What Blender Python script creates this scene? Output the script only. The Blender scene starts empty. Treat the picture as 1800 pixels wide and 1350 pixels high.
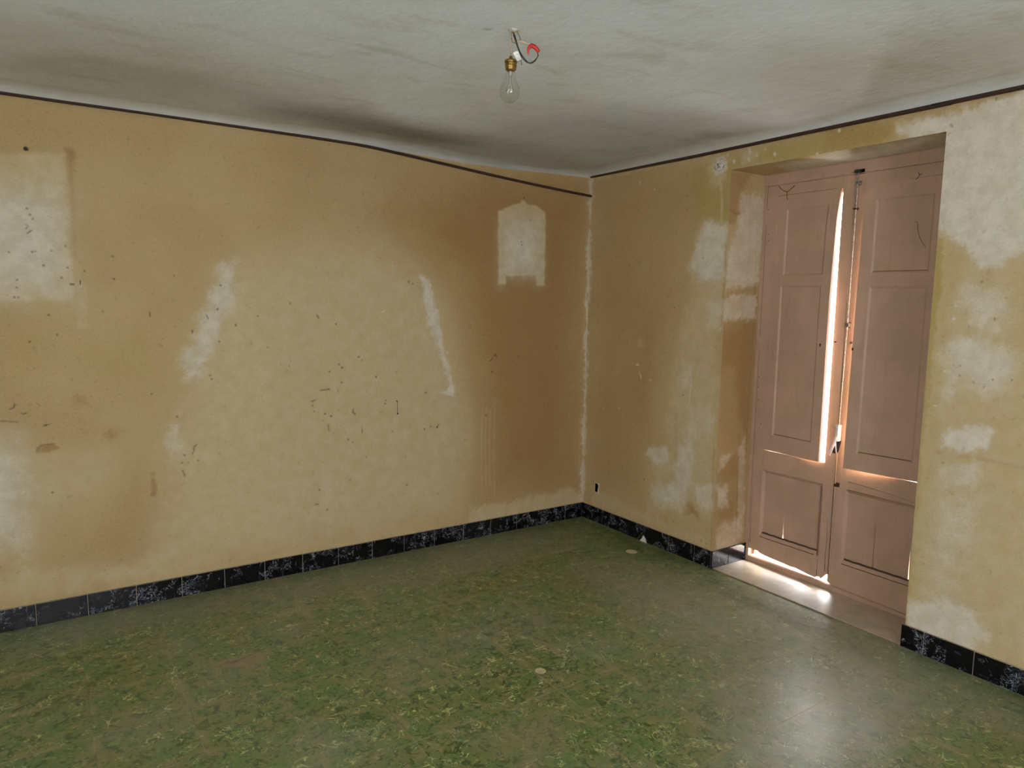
# exposure and light levels
EXPOSURE, WORLD, WINDOW_W, DOOR_W = 0.0, 9.0, 44, 1100
SIDE_W, TILT, LIGHTC = 46, 38, (.88, 1, 1.2)
import bpy, bmesh, math
import numpy as np
from mathutils import Vector, Matrix

# ------------------------------------------------------------------ camera, world, lights
sc = bpy.context.scene
C = sc.collection
cam = bpy.data.cameras.new('camera'); cam.lens = 24.87; cam.sensor_width = 36; cam.clip_start = .05
co = bpy.data.objects.new('camera', cam); C.objects.link(co)
r = Vector((0.83068, -0.55654, 0.015514)); u = Vector((0.051894, 0.105139, 0.993103)); f = Vector((0.554328, 0.824144, -0.116217))
m = Matrix((r, u, -f)).transposed().to_4x4(); m.translation = Vector((-3.3446, -3.9993, 1.6))
co.matrix_world = m
sc.camera = co
sc.view_settings.view_transform = 'Standard'; sc.view_settings.look = 'None'
sc.view_settings.gamma = 1; sc.view_settings.use_curve_mapping = False
sc.view_settings.exposure = EXPOSURE
sc.cycles.use_denoising = True
sc.cycles.max_bounces = 8; sc.cycles.diffuse_bounces = 6; sc.cycles.glossy_bounces = 3
sc.cycles.transparent_max_bounces = 12; sc.cycles.caustics_reflective = False
sc.cycles.sample_clamp_indirect = 6
w = bpy.data.worlds.new('world'); sc.world = w; w.use_nodes = True
bg = w.node_tree.nodes['Background']; bg.inputs[0].default_value = (.93, .96, 1, 1); bg.inputs[1].default_value = WORLD

def area(name, loc, rot, sx, sy, power, col):
    l = bpy.data.lights.new(name, 'AREA'); l.shape = 'RECTANGLE'; l.size = sx; l.size_y = sy; l.energy = power; l.color = col
    o = bpy.data.objects.new(name, l); C.objects.link(o); o.location = loc; o.rotation_euler = rot; return o
# daylight entering through unseen windows behind and left of the camera, tilted up to brighten the ceiling
area('window_daylight', (-3.35, -6.85, 1.25), (math.radians(90 + TILT), 0, 0), 1.5, 1.9, WINDOW_W, LIGHTC)
area('side_window_daylight', (-5.85, -4.5, 1.25), (math.radians(90 + TILT), 0, math.radians(-90)), 1.5, 1.9, SIDE_W, LIGHTC)
# daylight standing outside the balcony door
area('balcony_daylight', (1.7, -1.8, 1.3), (math.radians(90), 0, math.radians(90)), 2.2, 2.4, DOOR_W, (1, .98, .97))


# colours of the surfaces (sRGB)
TAN, TAN2, OCHRE, DARK = (190, 166, 122), (184, 158, 113), (176, 152, 94), (158, 122, 76)
PALE, PALE2, WHITE, WHITE2 = (202, 184, 148), (194, 175, 136), (218, 209, 193), (204, 196, 177)
CEIL, CEIL2 = (232, 235, 239), (226, 228, 230)
FLOORC = dict(olive=(112, 120, 68), green=(94, 122, 68), deep=(50, 76, 32), blue=(84, 112, 90), brown=(142, 130, 92), vein=(196, 194, 132), vein2=(166, 168, 112),
              dust_sheen=(156, 150, 136), joint=(160, 146, 112), jointd=(104, 100, 74), bare=(158, 142, 112), bare2=(140, 124, 96))

# stains, marks, painted shade and sheen, in metres on each surface: (field, P polygon / S stroke, points, feather or radius, strength, noise or feather)
SHAPES = {
 'left': [
  ('pale','P',[(-2.528,1.753),(-2.307,1.808),(-1.991,1.902),(-1.574,1.925),(-1.347,1.764),(-1.145,1.483),(-1.103,1.337),(-1.014,.96),(-.977,.729),(-1.032,.465),(-1.095,.241),(-1.735,.122),(-2.38,.155),(-2.954,.158),(-2.848,.476),(-2.863,.781),(-2.817,.926),(-2.727,1.189),(-2.636,1.425)],.2077,.75,.8),
  ('pale','P',[(-3.513,.906),(-3.383,.866),(-3.153,.813),(-3.054,.831),(-3.074,.659),(-3.308,.548),(-3.408,.395),(-3.544,.337),(-3.671,.362),(-3.638,.919)],.1321,.6,.8),
  ('pale','P',[(-3.173,1.647),(-3.138,1.648),(-3.136,1.435),(-3.179,1.43)],.0129,.55,1.0),
  ('pale','P',[(-3.674,.309),(-3.322,.278),(-2.951,.234),(-2.819,.161),(-2.954,.143),(-3.555,.138),(-3.683,.146)],.0511,.6,1.0),
  ('pale','P',[(-.972,.202),(-.873,.215),(-.133,.224),(-.022,.166),(-.019,.077),(-1.015,.051)],.0328,.65,1.0),
  ('pale','P',[(-3.562,2.211),(-3.197,2.247),(-3.195,1.913),(-3.183,1.593),(-3.234,1.571),(-3.6,1.556)],.0226,.85,.5),
  ('white','P',[(-3.571,2.059),(-3.218,2.094),(-3.196,1.7),(-3.21,1.606),(-3.598,1.586)],.1546,.75,.8),
  ('pale','P',[(-.784,2.183),(-.677,2.236),(-.613,2.253),(-.591,2.288),(-.558,2.258),(-.467,2.243),(-.399,2.207),(-.396,1.719),(-.454,1.71),(-.471,1.775),(-.714,1.767),(-.718,1.711),(-.777,1.709)],.0137,.85,.5),
  ('white','P',[(-.742,2.102),(-.45,2.123),(-.441,1.737),(-.451,1.78),(-.723,1.771),(-.759,1.729)],.1376,.8,.4),
  ('white','P',[(-2.507,1.778),(-2.455,1.786),(-2.478,1.605),(-2.56,1.364),(-2.65,1.18),(-2.723,1.153),(-2.658,1.366),(-2.599,1.544)],.0614,.72,1.0),
  ('white','P',[(-2.79,.939),(-2.73,.943),(-2.719,.796),(-2.797,.768),(-2.843,.809)],.0537,.65,1.0),
  ('white','P',[(-1.347,1.747),(-1.3,1.731),(-1.227,1.483),(-1.156,1.265),(-1.113,1.004),(-1.185,1.137),(-1.251,1.34),(-1.308,1.554)],.0291,.9,1.0),
  ('white','P',[(-1.225,1.011),(-1.163,1.018),(-1.143,1.05),(-1.109,1.03),(-1.113,.978)],.0059,.95,.4),
  ('white','P',[(-3.636,.945),(-3.447,.913),(-3.39,.645),(-3.451,.431),(-3.669,.389)],.1322,.7,.8),
  ('white','P',[(-1.997,.515),(-1.876,.464),(-1.842,.319),(-1.965,.321)],.1248,.3,.8),
  ('dark','P',[(-3.184,2.274),(-3.159,2.269),(-3.16,1.915),(-3.162,1.593),(-3.185,1.588),(-3.186,1.914)],.0161,.4,1.0),
  ('dark','P',[(-1.499,2.098),(-.858,2.436),(-.046,2.37),(-.024,.209),(-.873,.227),(-.924,.724),(-1.008,1.186),(-1.146,1.7)],.3652,.78,.8),
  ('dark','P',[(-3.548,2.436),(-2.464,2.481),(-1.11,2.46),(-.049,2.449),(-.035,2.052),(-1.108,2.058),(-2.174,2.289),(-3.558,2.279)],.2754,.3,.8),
  ('dark','P',[(-3.499,1.145),(-3.234,1.102),(-3.094,1.036),(-3.051,.889),(-3.317,.831),(-3.406,.868),(-3.511,.933)],.1146,.3,.8),
  ('dark','P',[(-3.142,.522),(-2.958,.703),(-2.869,.631),(-2.864,.418),(-2.921,.182),(-3.081,.215),(-3.32,.307),(-3.196,.414)],.1183,.3,.8),
  ('dark','P',[(-3.053,.86),(-2.899,.874),(-2.88,.693),(-2.989,.558)],.1321,.15,.8),
  ('ochre','P',[(-3.478,1.537),(-3.196,1.403),(-2.875,1.484),(-2.78,1.221),(-2.867,1.019),(-3.229,1.212),(-3.501,1.119)],.2584,.4,.8),
  ('dark','P',[(-2.392,1.969),(-1.987,2.123),(-1.499,2.098),(-1.857,1.941),(-2.336,1.852)],.272,.15,.8),
  ('dark','S',[(-.735,1.118),(-.73,1.114)],.0502,.3,.0502),
  ('dark','S',[(-.404,1.063),(-.399,1.059)],.0281,.35,.0281),
  ('dark','S',[(-.406,.962),(-.401,.958)],.0282,.4,.0282),
  ('dark','S',[(-.308,.866),(-.303,.862)],.0367,.3,.0367),
  ('dark','S',[(-.652,.918),(-.648,.913)],.047,.2,.047),
  ('dark','S',[(-3.058,.91),(-3.056,.907)],.0262,.5,.0262),
  ('dark','S',[(-3.188,1.09),(-3.186,1.087)],.0292,.45,.0292),
  ('dark','S',[(-.593,.532),(-.588,.528)],.014,.7,.014),
  ('dark','S',[(-3.174,2.255),(-3.171,2.252)],.0196,.45,.0196),
  ('dark','S',[(-.32,.356),(-.315,.351)],.0831,.2,.0831),
  ('dark','S',[(-2.885,.688),(-2.883,.684)],.0133,.5,.0133),
  ('dark','S',[(-2.881,.648),(-2.878,.611),(-2.884,.573)],.0116,.9,.0083),
  ('dark','P',[(-3.377,.865),(-3.348,.887),(-3.303,.885),(-3.272,.86),(-3.321,.848),(-3.371,.845)],.0065,.75,1.0),
  ('mark','S',[(-3.375,.851),(-3.369,.875),(-3.342,.886),(-3.301,.885)],.0026,.35,.002),
  ('pale','S',[(-.891,.93),(-.896,.644),(-.888,.328)],.005,.35,.0046),
  ('pale','S',[(-.859,.893),(-.865,.64),(-.856,.344)],.005,.35,.0046),
  ('pale','S',[(-.827,.855),(-.833,.637),(-.825,.36)],.005,.35,.0046),
  ('pale','S',[(-.792,.946),(-.796,.634),(-.786,.274)],.005,.35,.0046),
  ('mark','S',[(-2.746,1.704),(-2.745,1.702)],.0029,.68,.0029),
  ('mark','S',[(-2.525,1.661),(-2.523,1.659)],.0041,.68,.003),
  ('mark','S',[(-2.67,1.419),(-2.668,1.417)],.0036,.68,.0029),
  ('mark','S',[(-2.866,1.507),(-2.865,1.505)],.0031,.68,.0029),
  ('mark','S',[(-2.543,1.535),(-2.542,1.533)],.0043,.68,.003),
  ('mark','S',[(-2.158,1.57),(-2.157,1.567)],.0039,.68,.003),
  ('mark','S',[(-1.897,1.454),(-1.895,1.452)],.0034,.68,.0031),
  ('mark','S',[(-1.76,1.258),(-1.758,1.255)],.0047,.68,.0031),
  ('mark','S',[(-1.739,1.236),(-1.737,1.234)],.0042,.68,.0031),
  ('mark','S',[(-2.219,1.227),(-2.218,1.224)],.0035,.68,.003),
  ('mark','S',[(-2.172,1.219),(-2.17,1.216)],.003,.68,.003),
  ('mark','S',[(-1.863,1.197),(-1.861,1.194)],.0043,.68,.0031),
  ('mark','S',[(-1.88,1.218),(-1.878,1.215)],.0038,.68,.0031),
  ('mark','S',[(-1.939,1.177),(-1.937,1.174)],.0033,.68,.0031),
  ('mark','S',[(-1.649,1.133),(-1.647,1.13)],.0046,.68,.0032),
  ('mark','S',[(-2.043,.983),(-2.041,.98)],.0039,.68,.0031),
  ('mark','S',[(-2.034,.949),(-2.032,.946)],.0034,.68,.0031),
  ('mark','S',[(-1.97,.931),(-1.968,.928)],.0046,.68,.0031),
  ('mark','S',[(-1.932,.914),(-1.93,.911)],.0041,.68,.0031),
  ('mark','S',[(-1.542,.787),(-1.54,.784)],.0038,.68,.0032),
  ('mark','S',[(-1.801,.745),(-1.799,.742)],.0032,.68,.0032),
  ('mark','S',[(-1.83,.765),(-1.827,.762)],.0044,.68,.0032),
  ('mark','S',[(-1.715,.645),(-1.713,.642)],.0039,.68,.0032),
  ('mark','S',[(-1.822,.513),(-1.82,.51)],.0034,.68,.0032),
  ('mark','S',[(-1.446,.435),(-1.444,.432)],.0048,.68,.0033),
  ('mark','S',[(-2.011,.48),(-2.009,.477)],.004,.68,.0032),
  ('mark','S',[(-1.965,.352),(-1.963,.349)],.0035,.68,.0032),
  ('mark','S',[(-2.731,.767),(-2.729,.764)],.0045,.68,.003),
  ('mark','S',[(-2.665,.732),(-2.664,.729)],.004,.68,.003),
  ('mark','S',[(-2.743,.728),(-2.742,.726)],.0035,.68,.003),
  ('mark','S',[(-2.713,.725),(-2.711,.722)],.003,.68,.003),
  ('mark','S',[(-2.759,.976),(-2.758,.973)],.0041,.68,.003),
  ('mark','S',[(-1.315,1.016),(-1.312,1.013)],.004,.68,.0033),
  ('mark','S',[(-1.278,.797),(-1.275,.794)],.0035,.68,.0033),
  ('mark','S',[(-1.322,.782),(-1.32,.779)],.0048,.68,.0033),
  ('mark','S',[(-1.233,.786),(-1.23,.782)],.0042,.68,.0033),
  ('mark','S',[(-1.587,.986),(-1.584,.983)],.0035,.68,.0032),
  ('mark','S',[(-1.591,.965),(-1.588,.962)],.0048,.68,.0032),
  ('mark','S',[(-1.867,1.11),(-1.865,1.107)],.0041,.68,.0031),
  ('mark','S',[(-3.353,1.989),(-3.352,1.987)],.0034,.68,.0029),
  ('mark','S',[(-3.333,1.945),(-3.332,1.943)],.0029,.68,.0029),
  ('mark','S',[(-3.343,1.962),(-3.342,1.96)],.004,.68,.0029),
  ('mark','S',[(-3.332,1.797),(-3.331,1.795)],.0035,.68,.0029),
  ('mark','S',[(-3.432,1.787),(-3.431,1.785)],.0031,.68,.0029),
  ('mark','S',[(-3.344,1.794),(-3.342,1.792)],.0042,.68,.0029),
  ('mark','S',[(-3.21,1.827),(-3.209,1.825)],.0037,.68,.0029),
  ('mark','S',[(-3.407,1.584),(-3.406,1.582)],.0032,.68,.0029),
  ('mark','S',[(-3.422,1.584),(-3.421,1.582)],.0043,.68,.0029),
  ('mark','S',[(-3.017,1.789),(-3.016,1.787)],.0039,.68,.0029),
  ('mark','S',[(-3.017,1.679),(-3.015,1.677)],.0034,.68,.0029),
  ('mark','S',[(-3.072,1.521),(-3.071,1.518)],.0029,.68,.0029),
  ('mark','S',[(-3.14,1.713),(-3.138,1.711)],.004,.68,.0029),
  ('mark','S',[(-3.332,.979),(-3.331,.977)],.0036,.68,.0029),
  ('mark','S',[(-3.322,.649),(-3.32,.647)],.0031,.68,.003),
  ('mark','S',[(-.527,2.147),(-.524,2.144)],.0051,.68,.0036),
  ('mark','S',[(-.599,2.003),(-.596,2.0)],.0045,.68,.0035),
  ('mark','S',[(-.594,1.98),(-.591,1.978)],.0039,.68,.0035),
  ('mark','S',[(-.863,.839),(-.86,.835)],.0052,.68,.0035),
  ('mark','S',[(-.817,1.129),(-.815,1.126)],.0046,.68,.0034),
  ('mark','S',[(-.606,1.226),(-.604,1.223)],.0041,.68,.0035),
  ('mark','S',[(-3.265,1.409),(-3.264,1.407)],.0029,.68,.0029),
  ('mark','S',[(-3.294,1.503),(-3.293,1.501)],.004,.68,.0029),
  ('mark','S',[(-3.208,1.727),(-3.207,1.725)],.0035,.68,.0029),
  ('mark','S',[(-3.234,1.678),(-3.232,1.676)],.0031,.68,.0029),
  ('mark','S',[(-3.303,1.733),(-3.301,1.731)],.0042,.68,.0029),
  ('mark','S',[(-3.268,1.803),(-3.267,1.801)],.0037,.68,.0029),
  ('mark','S',[(-3.411,1.628),(-3.41,1.626)],.0032,.68,.0029),
  ('mark','S',[(-3.407,1.662),(-3.406,1.66)],.0043,.68,.0029),
  ('mark','S',[(-3.374,1.379),(-3.373,1.377)],.0039,.68,.0029),
  ('mark','S',[(-2.874,1.102),(-2.873,1.1)],.0034,.68,.0029),
  ('mark','S',[(-2.591,1.183),(-2.589,1.18)],.003,.68,.003),
  ('mark','S',[(-2.583,1.164),(-2.582,1.162)],.0041,.68,.003),
  ('mark','S',[(-2.54,1.363),(-2.538,1.361)],.0036,.68,.003),
  ('mark','S',[(-2.01,1.773),(-2.008,1.771)],.0032,.68,.0031),
  ('mark','S',[(-1.432,1.71),(-1.43,1.707)],.0046,.68,.0032),
  ('mark','S',[(-1.405,1.697),(-1.403,1.694)],.0041,.68,.0032),
  ('mark','S',[(-2.289,1.327),(-2.287,1.325)],.0033,.68,.003),
  ('mark','S',[(-2.453,1.451),(-2.452,1.448)],.0045,.68,.003),
  ('mark','S',[(-2.336,1.5),(-2.335,1.497)],.004,.68,.003),
  ('mark','S',[(-2.598,1.505),(-2.59,1.484)],.0033,.65,.0029),
  ('mark','S',[(-2.007,1.503),(-1.998,1.487)],.0032,.65,.0031),
  ('mark','S',[(-1.995,1.069),(-1.968,1.071),(-1.94,1.073)],.0032,.65,.0031),
  ('mark','S',[(-1.95,.865),(-1.947,.827)],.0032,.65,.0031),
  ('mark','S',[(-1.796,.941),(-1.799,.925),(-1.785,.913)],.0044,.65,.0031),
  ('mark','S',[(-2.668,.815),(-2.682,.808),(-2.683,.786),(-2.692,.769)],.0028,.65,.003),
  ('mark','S',[(-2.742,.685),(-2.732,.656)],.0023,.65,.003),
  ('mark','S',[(-2.036,.394),(-2.016,.394)],.003,.65,.0032),
  ('mark','S',[(-2.866,1.516),(-2.864,1.496)],.0028,.65,.0029),
  ('mark','S',[(-2.67,1.425),(-2.67,1.407)],.0028,.65,.0029),
  ('mark','S',[(-3.469,1.066),(-3.452,1.07),(-3.447,1.086)],.0028,.65,.0029),
  ('mark','S',[(-3.423,1.044),(-3.414,1.038),(-3.405,1.042)],.0036,.65,.0029),
  ('mark','S',[(-.805,1.232),(-.792,1.247),(-.783,1.224)],.0032,.65,.0034),
  ('mark','S',[(-.832,1.202),(-.814,1.217)],.0032,.65,.0034),
  ('mark','S',[(-3.198,1.649),(-3.187,1.647)],.0055,.65,.0029),
  ('mark','S',[(-3.357,1.876),(-3.341,1.89)],.0027,.65,.0029),
  ('mark','S',[(-3.362,1.896),(-3.351,1.907),(-3.359,1.917)],.0025,.65,.0029),
  ('mark','S',[(-1.22,.803),(-1.233,.782)],.0025,.65,.0033),
  ('mark','S',[(-2.046,1.006),(-2.022,1.015)],.0026,.65,.0031),
  ('mark','S',[(-1.889,1.07),(-1.886,1.04)],.0023,.65,.0031),
  ('mark','S',[(-1.743,.833),(-1.74,.798)],.0024,.65,.0032),
  ('mark','S',[(-3.507,1.013),(-3.442,1.002)],.0022,.65,.0029),
  ('mark','S',[(-3.342,.977),(-3.309,.983)],.0025,.65,.0029),
  ('white','S',[(-1.606,1.521),(-1.587,1.532)],.0035,.9,.0021),
 ],
 'right': [
  ('pale','P',[(-1.029,2.09),(-1.254,2.065),(-1.239,1.716),(-1.202,1.517),(-1.223,1.046),(-1.227,.702),(-1.248,.215),(-1.126,.325),(-1.056,.343),(-.99,.271),(-.691,.192),(-.678,.636),(-.819,.699),(-.799,.883),(-.863,1.22),(-.918,1.509),(-.975,1.719),(-1.008,1.923)],.0634,.6,1.0),
  ('pale','P',[(-.134,.229),(-.469,.214),(-.897,.189),(-1.179,.195),(-1.229,.109),(-.473,.134),(-.107,.123)],.0317,.45,1.0),
  ('white','P',[(-1.066,2.071),(-1.242,2.057),(-1.237,1.749),(-1.033,1.735),(-.983,1.822),(-1.049,1.988)],.0535,.75,1.0),
  ('white','P',[(-1.105,1.633),(-1.236,1.634),(-1.224,1.435),(-1.116,1.447)],.044,.45,1.0),
  ('white','P',[(-.656,.651),(-.849,.69),(-.865,.588),(-.716,.528),(-.649,.592)],.0268,.6,1.0),
  ('white','P',[(-.94,.721),(-1.044,.782),(-1.055,.597),(-1.031,.374),(-.965,.283),(-.729,.279),(-.696,.407),(-.905,.485)],.047,.6,1.0),
  ('white','P',[(-.799,.883),(-.856,.92),(-.855,.761),(-.806,.753)],.0263,.3,1.0),
  ('white','P',[(-1.08,.487),(-1.22,.526),(-1.23,.37),(-1.148,.338),(-1.076,.403)],.0292,.55,1.0),
  ('white','P',[(-.912,1.206),(-1.027,1.234),(-1.046,1.06),(-.921,1.045)],.0547,.4,1.0),
  ('white','P',[(-.986,.981),(-1.182,1.007),(-1.193,.835),(-1.0,.749)],.0631,.35,1.0),
  ('white','S',[(-1.151,2.407),(-1.155,2.4)],.0467,.85,.0251),
  ('pale','S',[(-1.14,2.387),(-1.134,2.342)],.0719,.5,.0359),
  ('pale','S',[(-1.155,2.339),(-1.18,2.207),(-1.186,2.045)],.0089,.55,.0072),
  ('pale','S',[(-.556,1.34),(-.562,1.333)],.0348,.35,.0232),
  ('pale','S',[(-.573,1.842),(-.568,1.835)],.0386,.25,.027),
  ('white','S',[(-.526,1.189),(-.542,1.19)],.0058,.8,.0029),
  ('white','S',[(-.556,1.138),(-.574,1.105)],.0078,.5,.0039),
  ('white','S',[(-.654,1.098),(-.664,1.095)],.0046,.6,.0023),
  ('white','S',[(-.367,.873),(-.373,.87)],.0056,.7,.0028),
  ('white','S',[(-.2,.851),(-.201,.846)],.0045,.6,.0025),
  ('white','S',[(-.496,2.391),(-.492,2.38)],.0059,.6,.003),
  ('white','S',[(-.629,2.327),(-.634,2.327)],.0046,.6,.0023),
  ('white','S',[(-.991,1.213),(-1.014,1.145),(-1.005,1.055),(-1.005,.977)],.0047,.5,.0024),
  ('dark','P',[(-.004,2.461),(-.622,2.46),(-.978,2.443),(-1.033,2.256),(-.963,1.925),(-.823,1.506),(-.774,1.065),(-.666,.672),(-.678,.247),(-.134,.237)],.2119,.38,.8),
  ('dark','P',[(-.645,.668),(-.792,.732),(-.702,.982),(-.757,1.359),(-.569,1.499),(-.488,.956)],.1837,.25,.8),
  ('dark','P',[(-.862,.91),(-.919,.918),(-.936,.536),(-.872,.466),(-.892,.638)],.0262,.55,1.0),
  ('dark','P',[(-.985,.362),(-1.054,.386),(-1.117,.323),(-1.129,.272),(-1.059,.289),(-.98,.268)],.0186,.6,1.0),
  ('dark','P',[(-.779,.503),(-.904,.51),(-.931,.461),(-.808,.433)],.0228,.35,1.0),
  ('dark','S',[(-1.226,2.058),(-1.227,1.912),(-1.227,1.716),(-1.221,1.484),(-1.225,1.418)],.0056,.7,.0053),
  ('dark','S',[(-1.206,.837),(-1.223,.35),(-1.228,.12)],.0071,.5,.0071),
  ('mark','S',[(-1.243,1.911),(-1.237,1.814)],.0028,.5,.0021),
  ('ochre','P',[(-.935,2.402),(-1.29,2.428),(-2.127,2.455),(-2.171,2.404),(-2.135,2.359),(-1.255,2.367),(-1.255,2.056),(-.999,2.076),(-.966,2.264)],.051,.75,1.0),
  ('dark','P',[(-1.811,2.458),(-2.073,2.458),(-2.143,2.427),(-2.107,2.369),(-1.818,2.363)],.056,.45,1.0),
  ('white','P',[(-1.309,2.443),(-1.404,2.443),(-1.408,2.382),(-1.313,2.381)],.0279,.35,1.0),
  ('white','S',[(-1.359,2.442),(-1.361,2.437)],.0077,.7,.0063),
  ('white','S',[(-1.353,2.405),(-1.356,2.4)],.0077,.7,.0063),
  ('white','S',[(-1.459,2.444),(-1.461,2.439)],.0076,.7,.0062),
  ('white','S',[(-1.405,2.422),(-1.408,2.417)],.0076,.7,.0062),
  ('white','S',[(-1.518,2.41),(-1.521,2.405)],.0075,.7,.0061),
  ('white','S',[(-1.773,2.37),(-1.775,2.365)],.0072,.7,.0059),
  ('white','S',[(-1.354,2.461),(-1.356,2.456)],.0077,.7,.0063),
  ('white','S',[(-1.886,2.464),(-1.889,2.459)],.0072,.7,.0059),
  ('white','S',[(-1.252,2.412),(-1.255,2.406)],.0078,.7,.0064),
  ('white','S',[(-1.205,2.453),(-1.208,2.448)],.0079,.7,.0064),
  ('white','S',[(-1.707,2.343),(-1.71,2.339)],.0073,.7,.006),
  ('pale','S',[(-.066,2.461),(-.138,2.468)],.0105,.5,.0105),
  ('pale','S',[(-.168,2.462),(-.238,2.468)],.0104,.5,.0104),
  ('pale','S',[(-.267,2.462),(-.335,2.468)],.0102,.5,.0102),
  ('pale','S',[(-.363,2.462),(-.428,2.468)],.0101,.5,.0101),
  ('pale','S',[(-.455,2.463),(-.519,2.469)],.0099,.5,.0099),
  ('pale','S',[(-.545,2.463),(-.606,2.469)],.0098,.5,.0098),
  ('pale','S',[(-.632,2.463),(-.691,2.469)],.0097,.5,.0097),
  ('pale','S',[(-.716,2.464),(-.774,2.469)],.0096,.5,.0096),
  ('pale','S',[(-.798,2.464),(-.854,2.469)],.0095,.5,.0095),
  ('pale','S',[(-.877,2.464),(-.931,2.47)],.0094,.5,.0094),
  ('pale','S',[(-.954,2.464),(-1.007,2.47)],.0093,.5,.0093),
  ('pale','S',[(-1.029,2.465),(-1.08,2.47)],.0092,.5,.0092),
  ('pale','P',[(-2.168,2.447),(-2.867,2.448),(-3.092,-.063),(-2.414,.054),(-2.39,.185),(-2.394,.792),(-2.415,1.703),(-2.405,2.342),(-2.183,2.356)],.0177,.55,1.0),
  ('white','P',[(-2.178,2.412),(-2.33,2.452),(-2.866,2.469),(-2.921,1.849),(-2.735,1.814),(-2.667,1.771),(-2.575,1.769),(-2.507,1.861),(-2.409,1.923),(-2.346,1.957),(-2.387,2.345),(-2.213,2.363)],.0267,.85,1.0),
  ('white','P',[(-2.507,1.727),(-2.682,1.712),(-2.699,1.56),(-2.592,1.509),(-2.521,1.55),(-2.463,1.524),(-2.49,1.653)],.0512,.55,1.0),
  ('white','P',[(-2.478,1.454),(-2.64,1.463),(-2.752,1.376),(-2.719,1.278),(-2.659,1.235),(-2.546,1.259),(-2.483,1.163),(-2.458,1.351)],.0658,.7,1.0),
  ('white','P',[(-2.481,1.041),(-2.604,1.104),(-2.676,1.083),(-2.674,1.004),(-2.593,.969),(-2.474,.973)],.0236,.8,1.0),
  ('white','P',[(-2.455,.911),(-2.64,.936),(-2.648,.849),(-2.475,.81)],.0523,.5,1.0),
  ('white','P',[(-2.468,.756),(-2.674,.805),(-2.67,.577),(-2.598,.344),(-2.479,.302)],.1216,.5,.8),
  ('white','P',[(-2.394,.237),(-2.507,.263),(-2.649,.29),(-2.746,.206),(-2.666,.081),(-2.411,.095)],.0392,.75,1.0),
  ('white','P',[(-2.739,.293),(-3.053,.37),(-3.073,.143),(-2.814,.171)],.1211,.3,.8),
  ('ochre','P',[(-2.374,1.918),(-2.442,1.896),(-2.511,1.819),(-2.577,1.745),(-2.53,1.722),(-2.467,1.653),(-2.47,1.554),(-2.468,1.199),(-2.471,.862),(-2.462,.674),(-2.46,.294),(-2.418,.238),(-2.381,.238),(-2.391,.925)],.0208,.85,1.0),
  ('ochre','P',[(-2.688,1.77),(-2.921,1.849),(-2.977,1.217),(-2.772,1.377),(-2.685,1.56)],.0913,.6,.8),
  ('ochre','P',[(-2.573,1.2),(-2.974,1.261),(-3.009,.863),(-2.691,.859),(-2.683,1.079)],.1157,.5,.8),
  ('ochre','P',[(-2.723,.742),(-2.775,.756),(-2.775,.509),(-2.733,.495)],.0521,.45,1.0),
  ('ochre','P',[(-2.664,.106),(-2.795,.138),(-3.078,.097),(-3.086,.006),(-2.713,.075)],.0185,.5,1.0),
  ('ochre','P',[(-2.507,.263),(-2.582,.307),(-2.598,.286),(-2.533,.246),(-2.512,.205)],.0078,.55,1.0),
  ('ochre','P',[(-2.459,1.604),(-2.527,1.617),(-2.545,1.544),(-2.472,1.534)],.0206,.4,1.0),
  ('dark','S',[(-2.451,.955),(-2.528,.957),(-2.594,.956),(-2.661,.957),(-2.809,.951)],.0096,.5,.009),
  ('dark','S',[(-2.411,2.384),(-2.417,2.34),(-2.413,2.302)],.0122,.6,.0107),
  ('dark','S',[(-2.377,2.467),(-2.381,2.413)],.0068,.5,.0046),
  ('dark','S',[(-2.573,2.312),(-2.573,2.303)],.0119,.4,.0089),
  ('mark','S',[(-2.411,2.391),(-2.416,2.383)],.0049,.5,.0024),
  ('mark','S',[(-2.579,2.463),(-2.581,2.461)],.0033,.7,.0018),
  ('mark','S',[(-2.664,1.303),(-2.666,1.302)],.0032,.55,.0017),
  ('mark','S',[(-2.635,1.269),(-2.636,1.267)],.0032,.55,.0018),
  ('mark','S',[(-2.591,1.284),(-2.593,1.282)],.0032,.55,.0018),
  ('mark','S',[(-2.496,.912),(-2.498,.91)],.0033,.55,.0018),
  ('mark','S',[(-2.533,1.35),(-2.535,1.349)],.0032,.55,.0018),
  ('mark','S',[(-2.734,1.308),(-2.735,1.306)],.0032,.55,.0017),
  ('mark','S',[(-2.588,1.714),(-2.59,1.712)],.0032,.55,.0018),
  ('mark','S',[(-2.649,1.559),(-2.651,1.557)],.0032,.55,.0017),
  ('mark','S',[(-2.535,1.308),(-2.536,1.306)],.0032,.55,.0018),
  ('mark','S',[(-.636,.425),(-.64,.423)],.0043,.55,.0024),
  ('mark','S',[(-1.06,1.877),(-1.063,1.874)],.0039,.55,.0022),
  ('mark','S',[(-.946,1.034),(-.949,1.032)],.004,.55,.0022),
  ('mark','S',[(-.916,.206),(-.919,.204)],.0042,.55,.0023),
  ('mark','S',[(-1.146,.149),(-1.149,.148)],.0041,.55,.0022),
  ('mark','S',[(-1.187,.143),(-1.19,.142)],.0041,.55,.0022),
  ('mark','S',[(-.843,1.578),(-.847,1.576)],.0041,.55,.0022),
  ('white','S',[(-2.493,1.611),(-2.495,1.61)],.0047,.8,.0024),
  ('white','S',[(-2.489,1.554),(-2.491,1.553)],.0047,.8,.0024),
  ('white','S',[(-2.472,1.322),(-2.474,1.321)],.0047,.8,.0024),
  ('white','S',[(-2.442,1.162),(-2.444,1.161)],.0048,.8,.0024),
  ('white','S',[(-2.497,2.407),(-2.499,2.405)],.0048,.8,.0024),
  ('white','S',[(-2.566,2.394),(-2.567,2.392)],.0048,.8,.0024),
 ],
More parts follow.
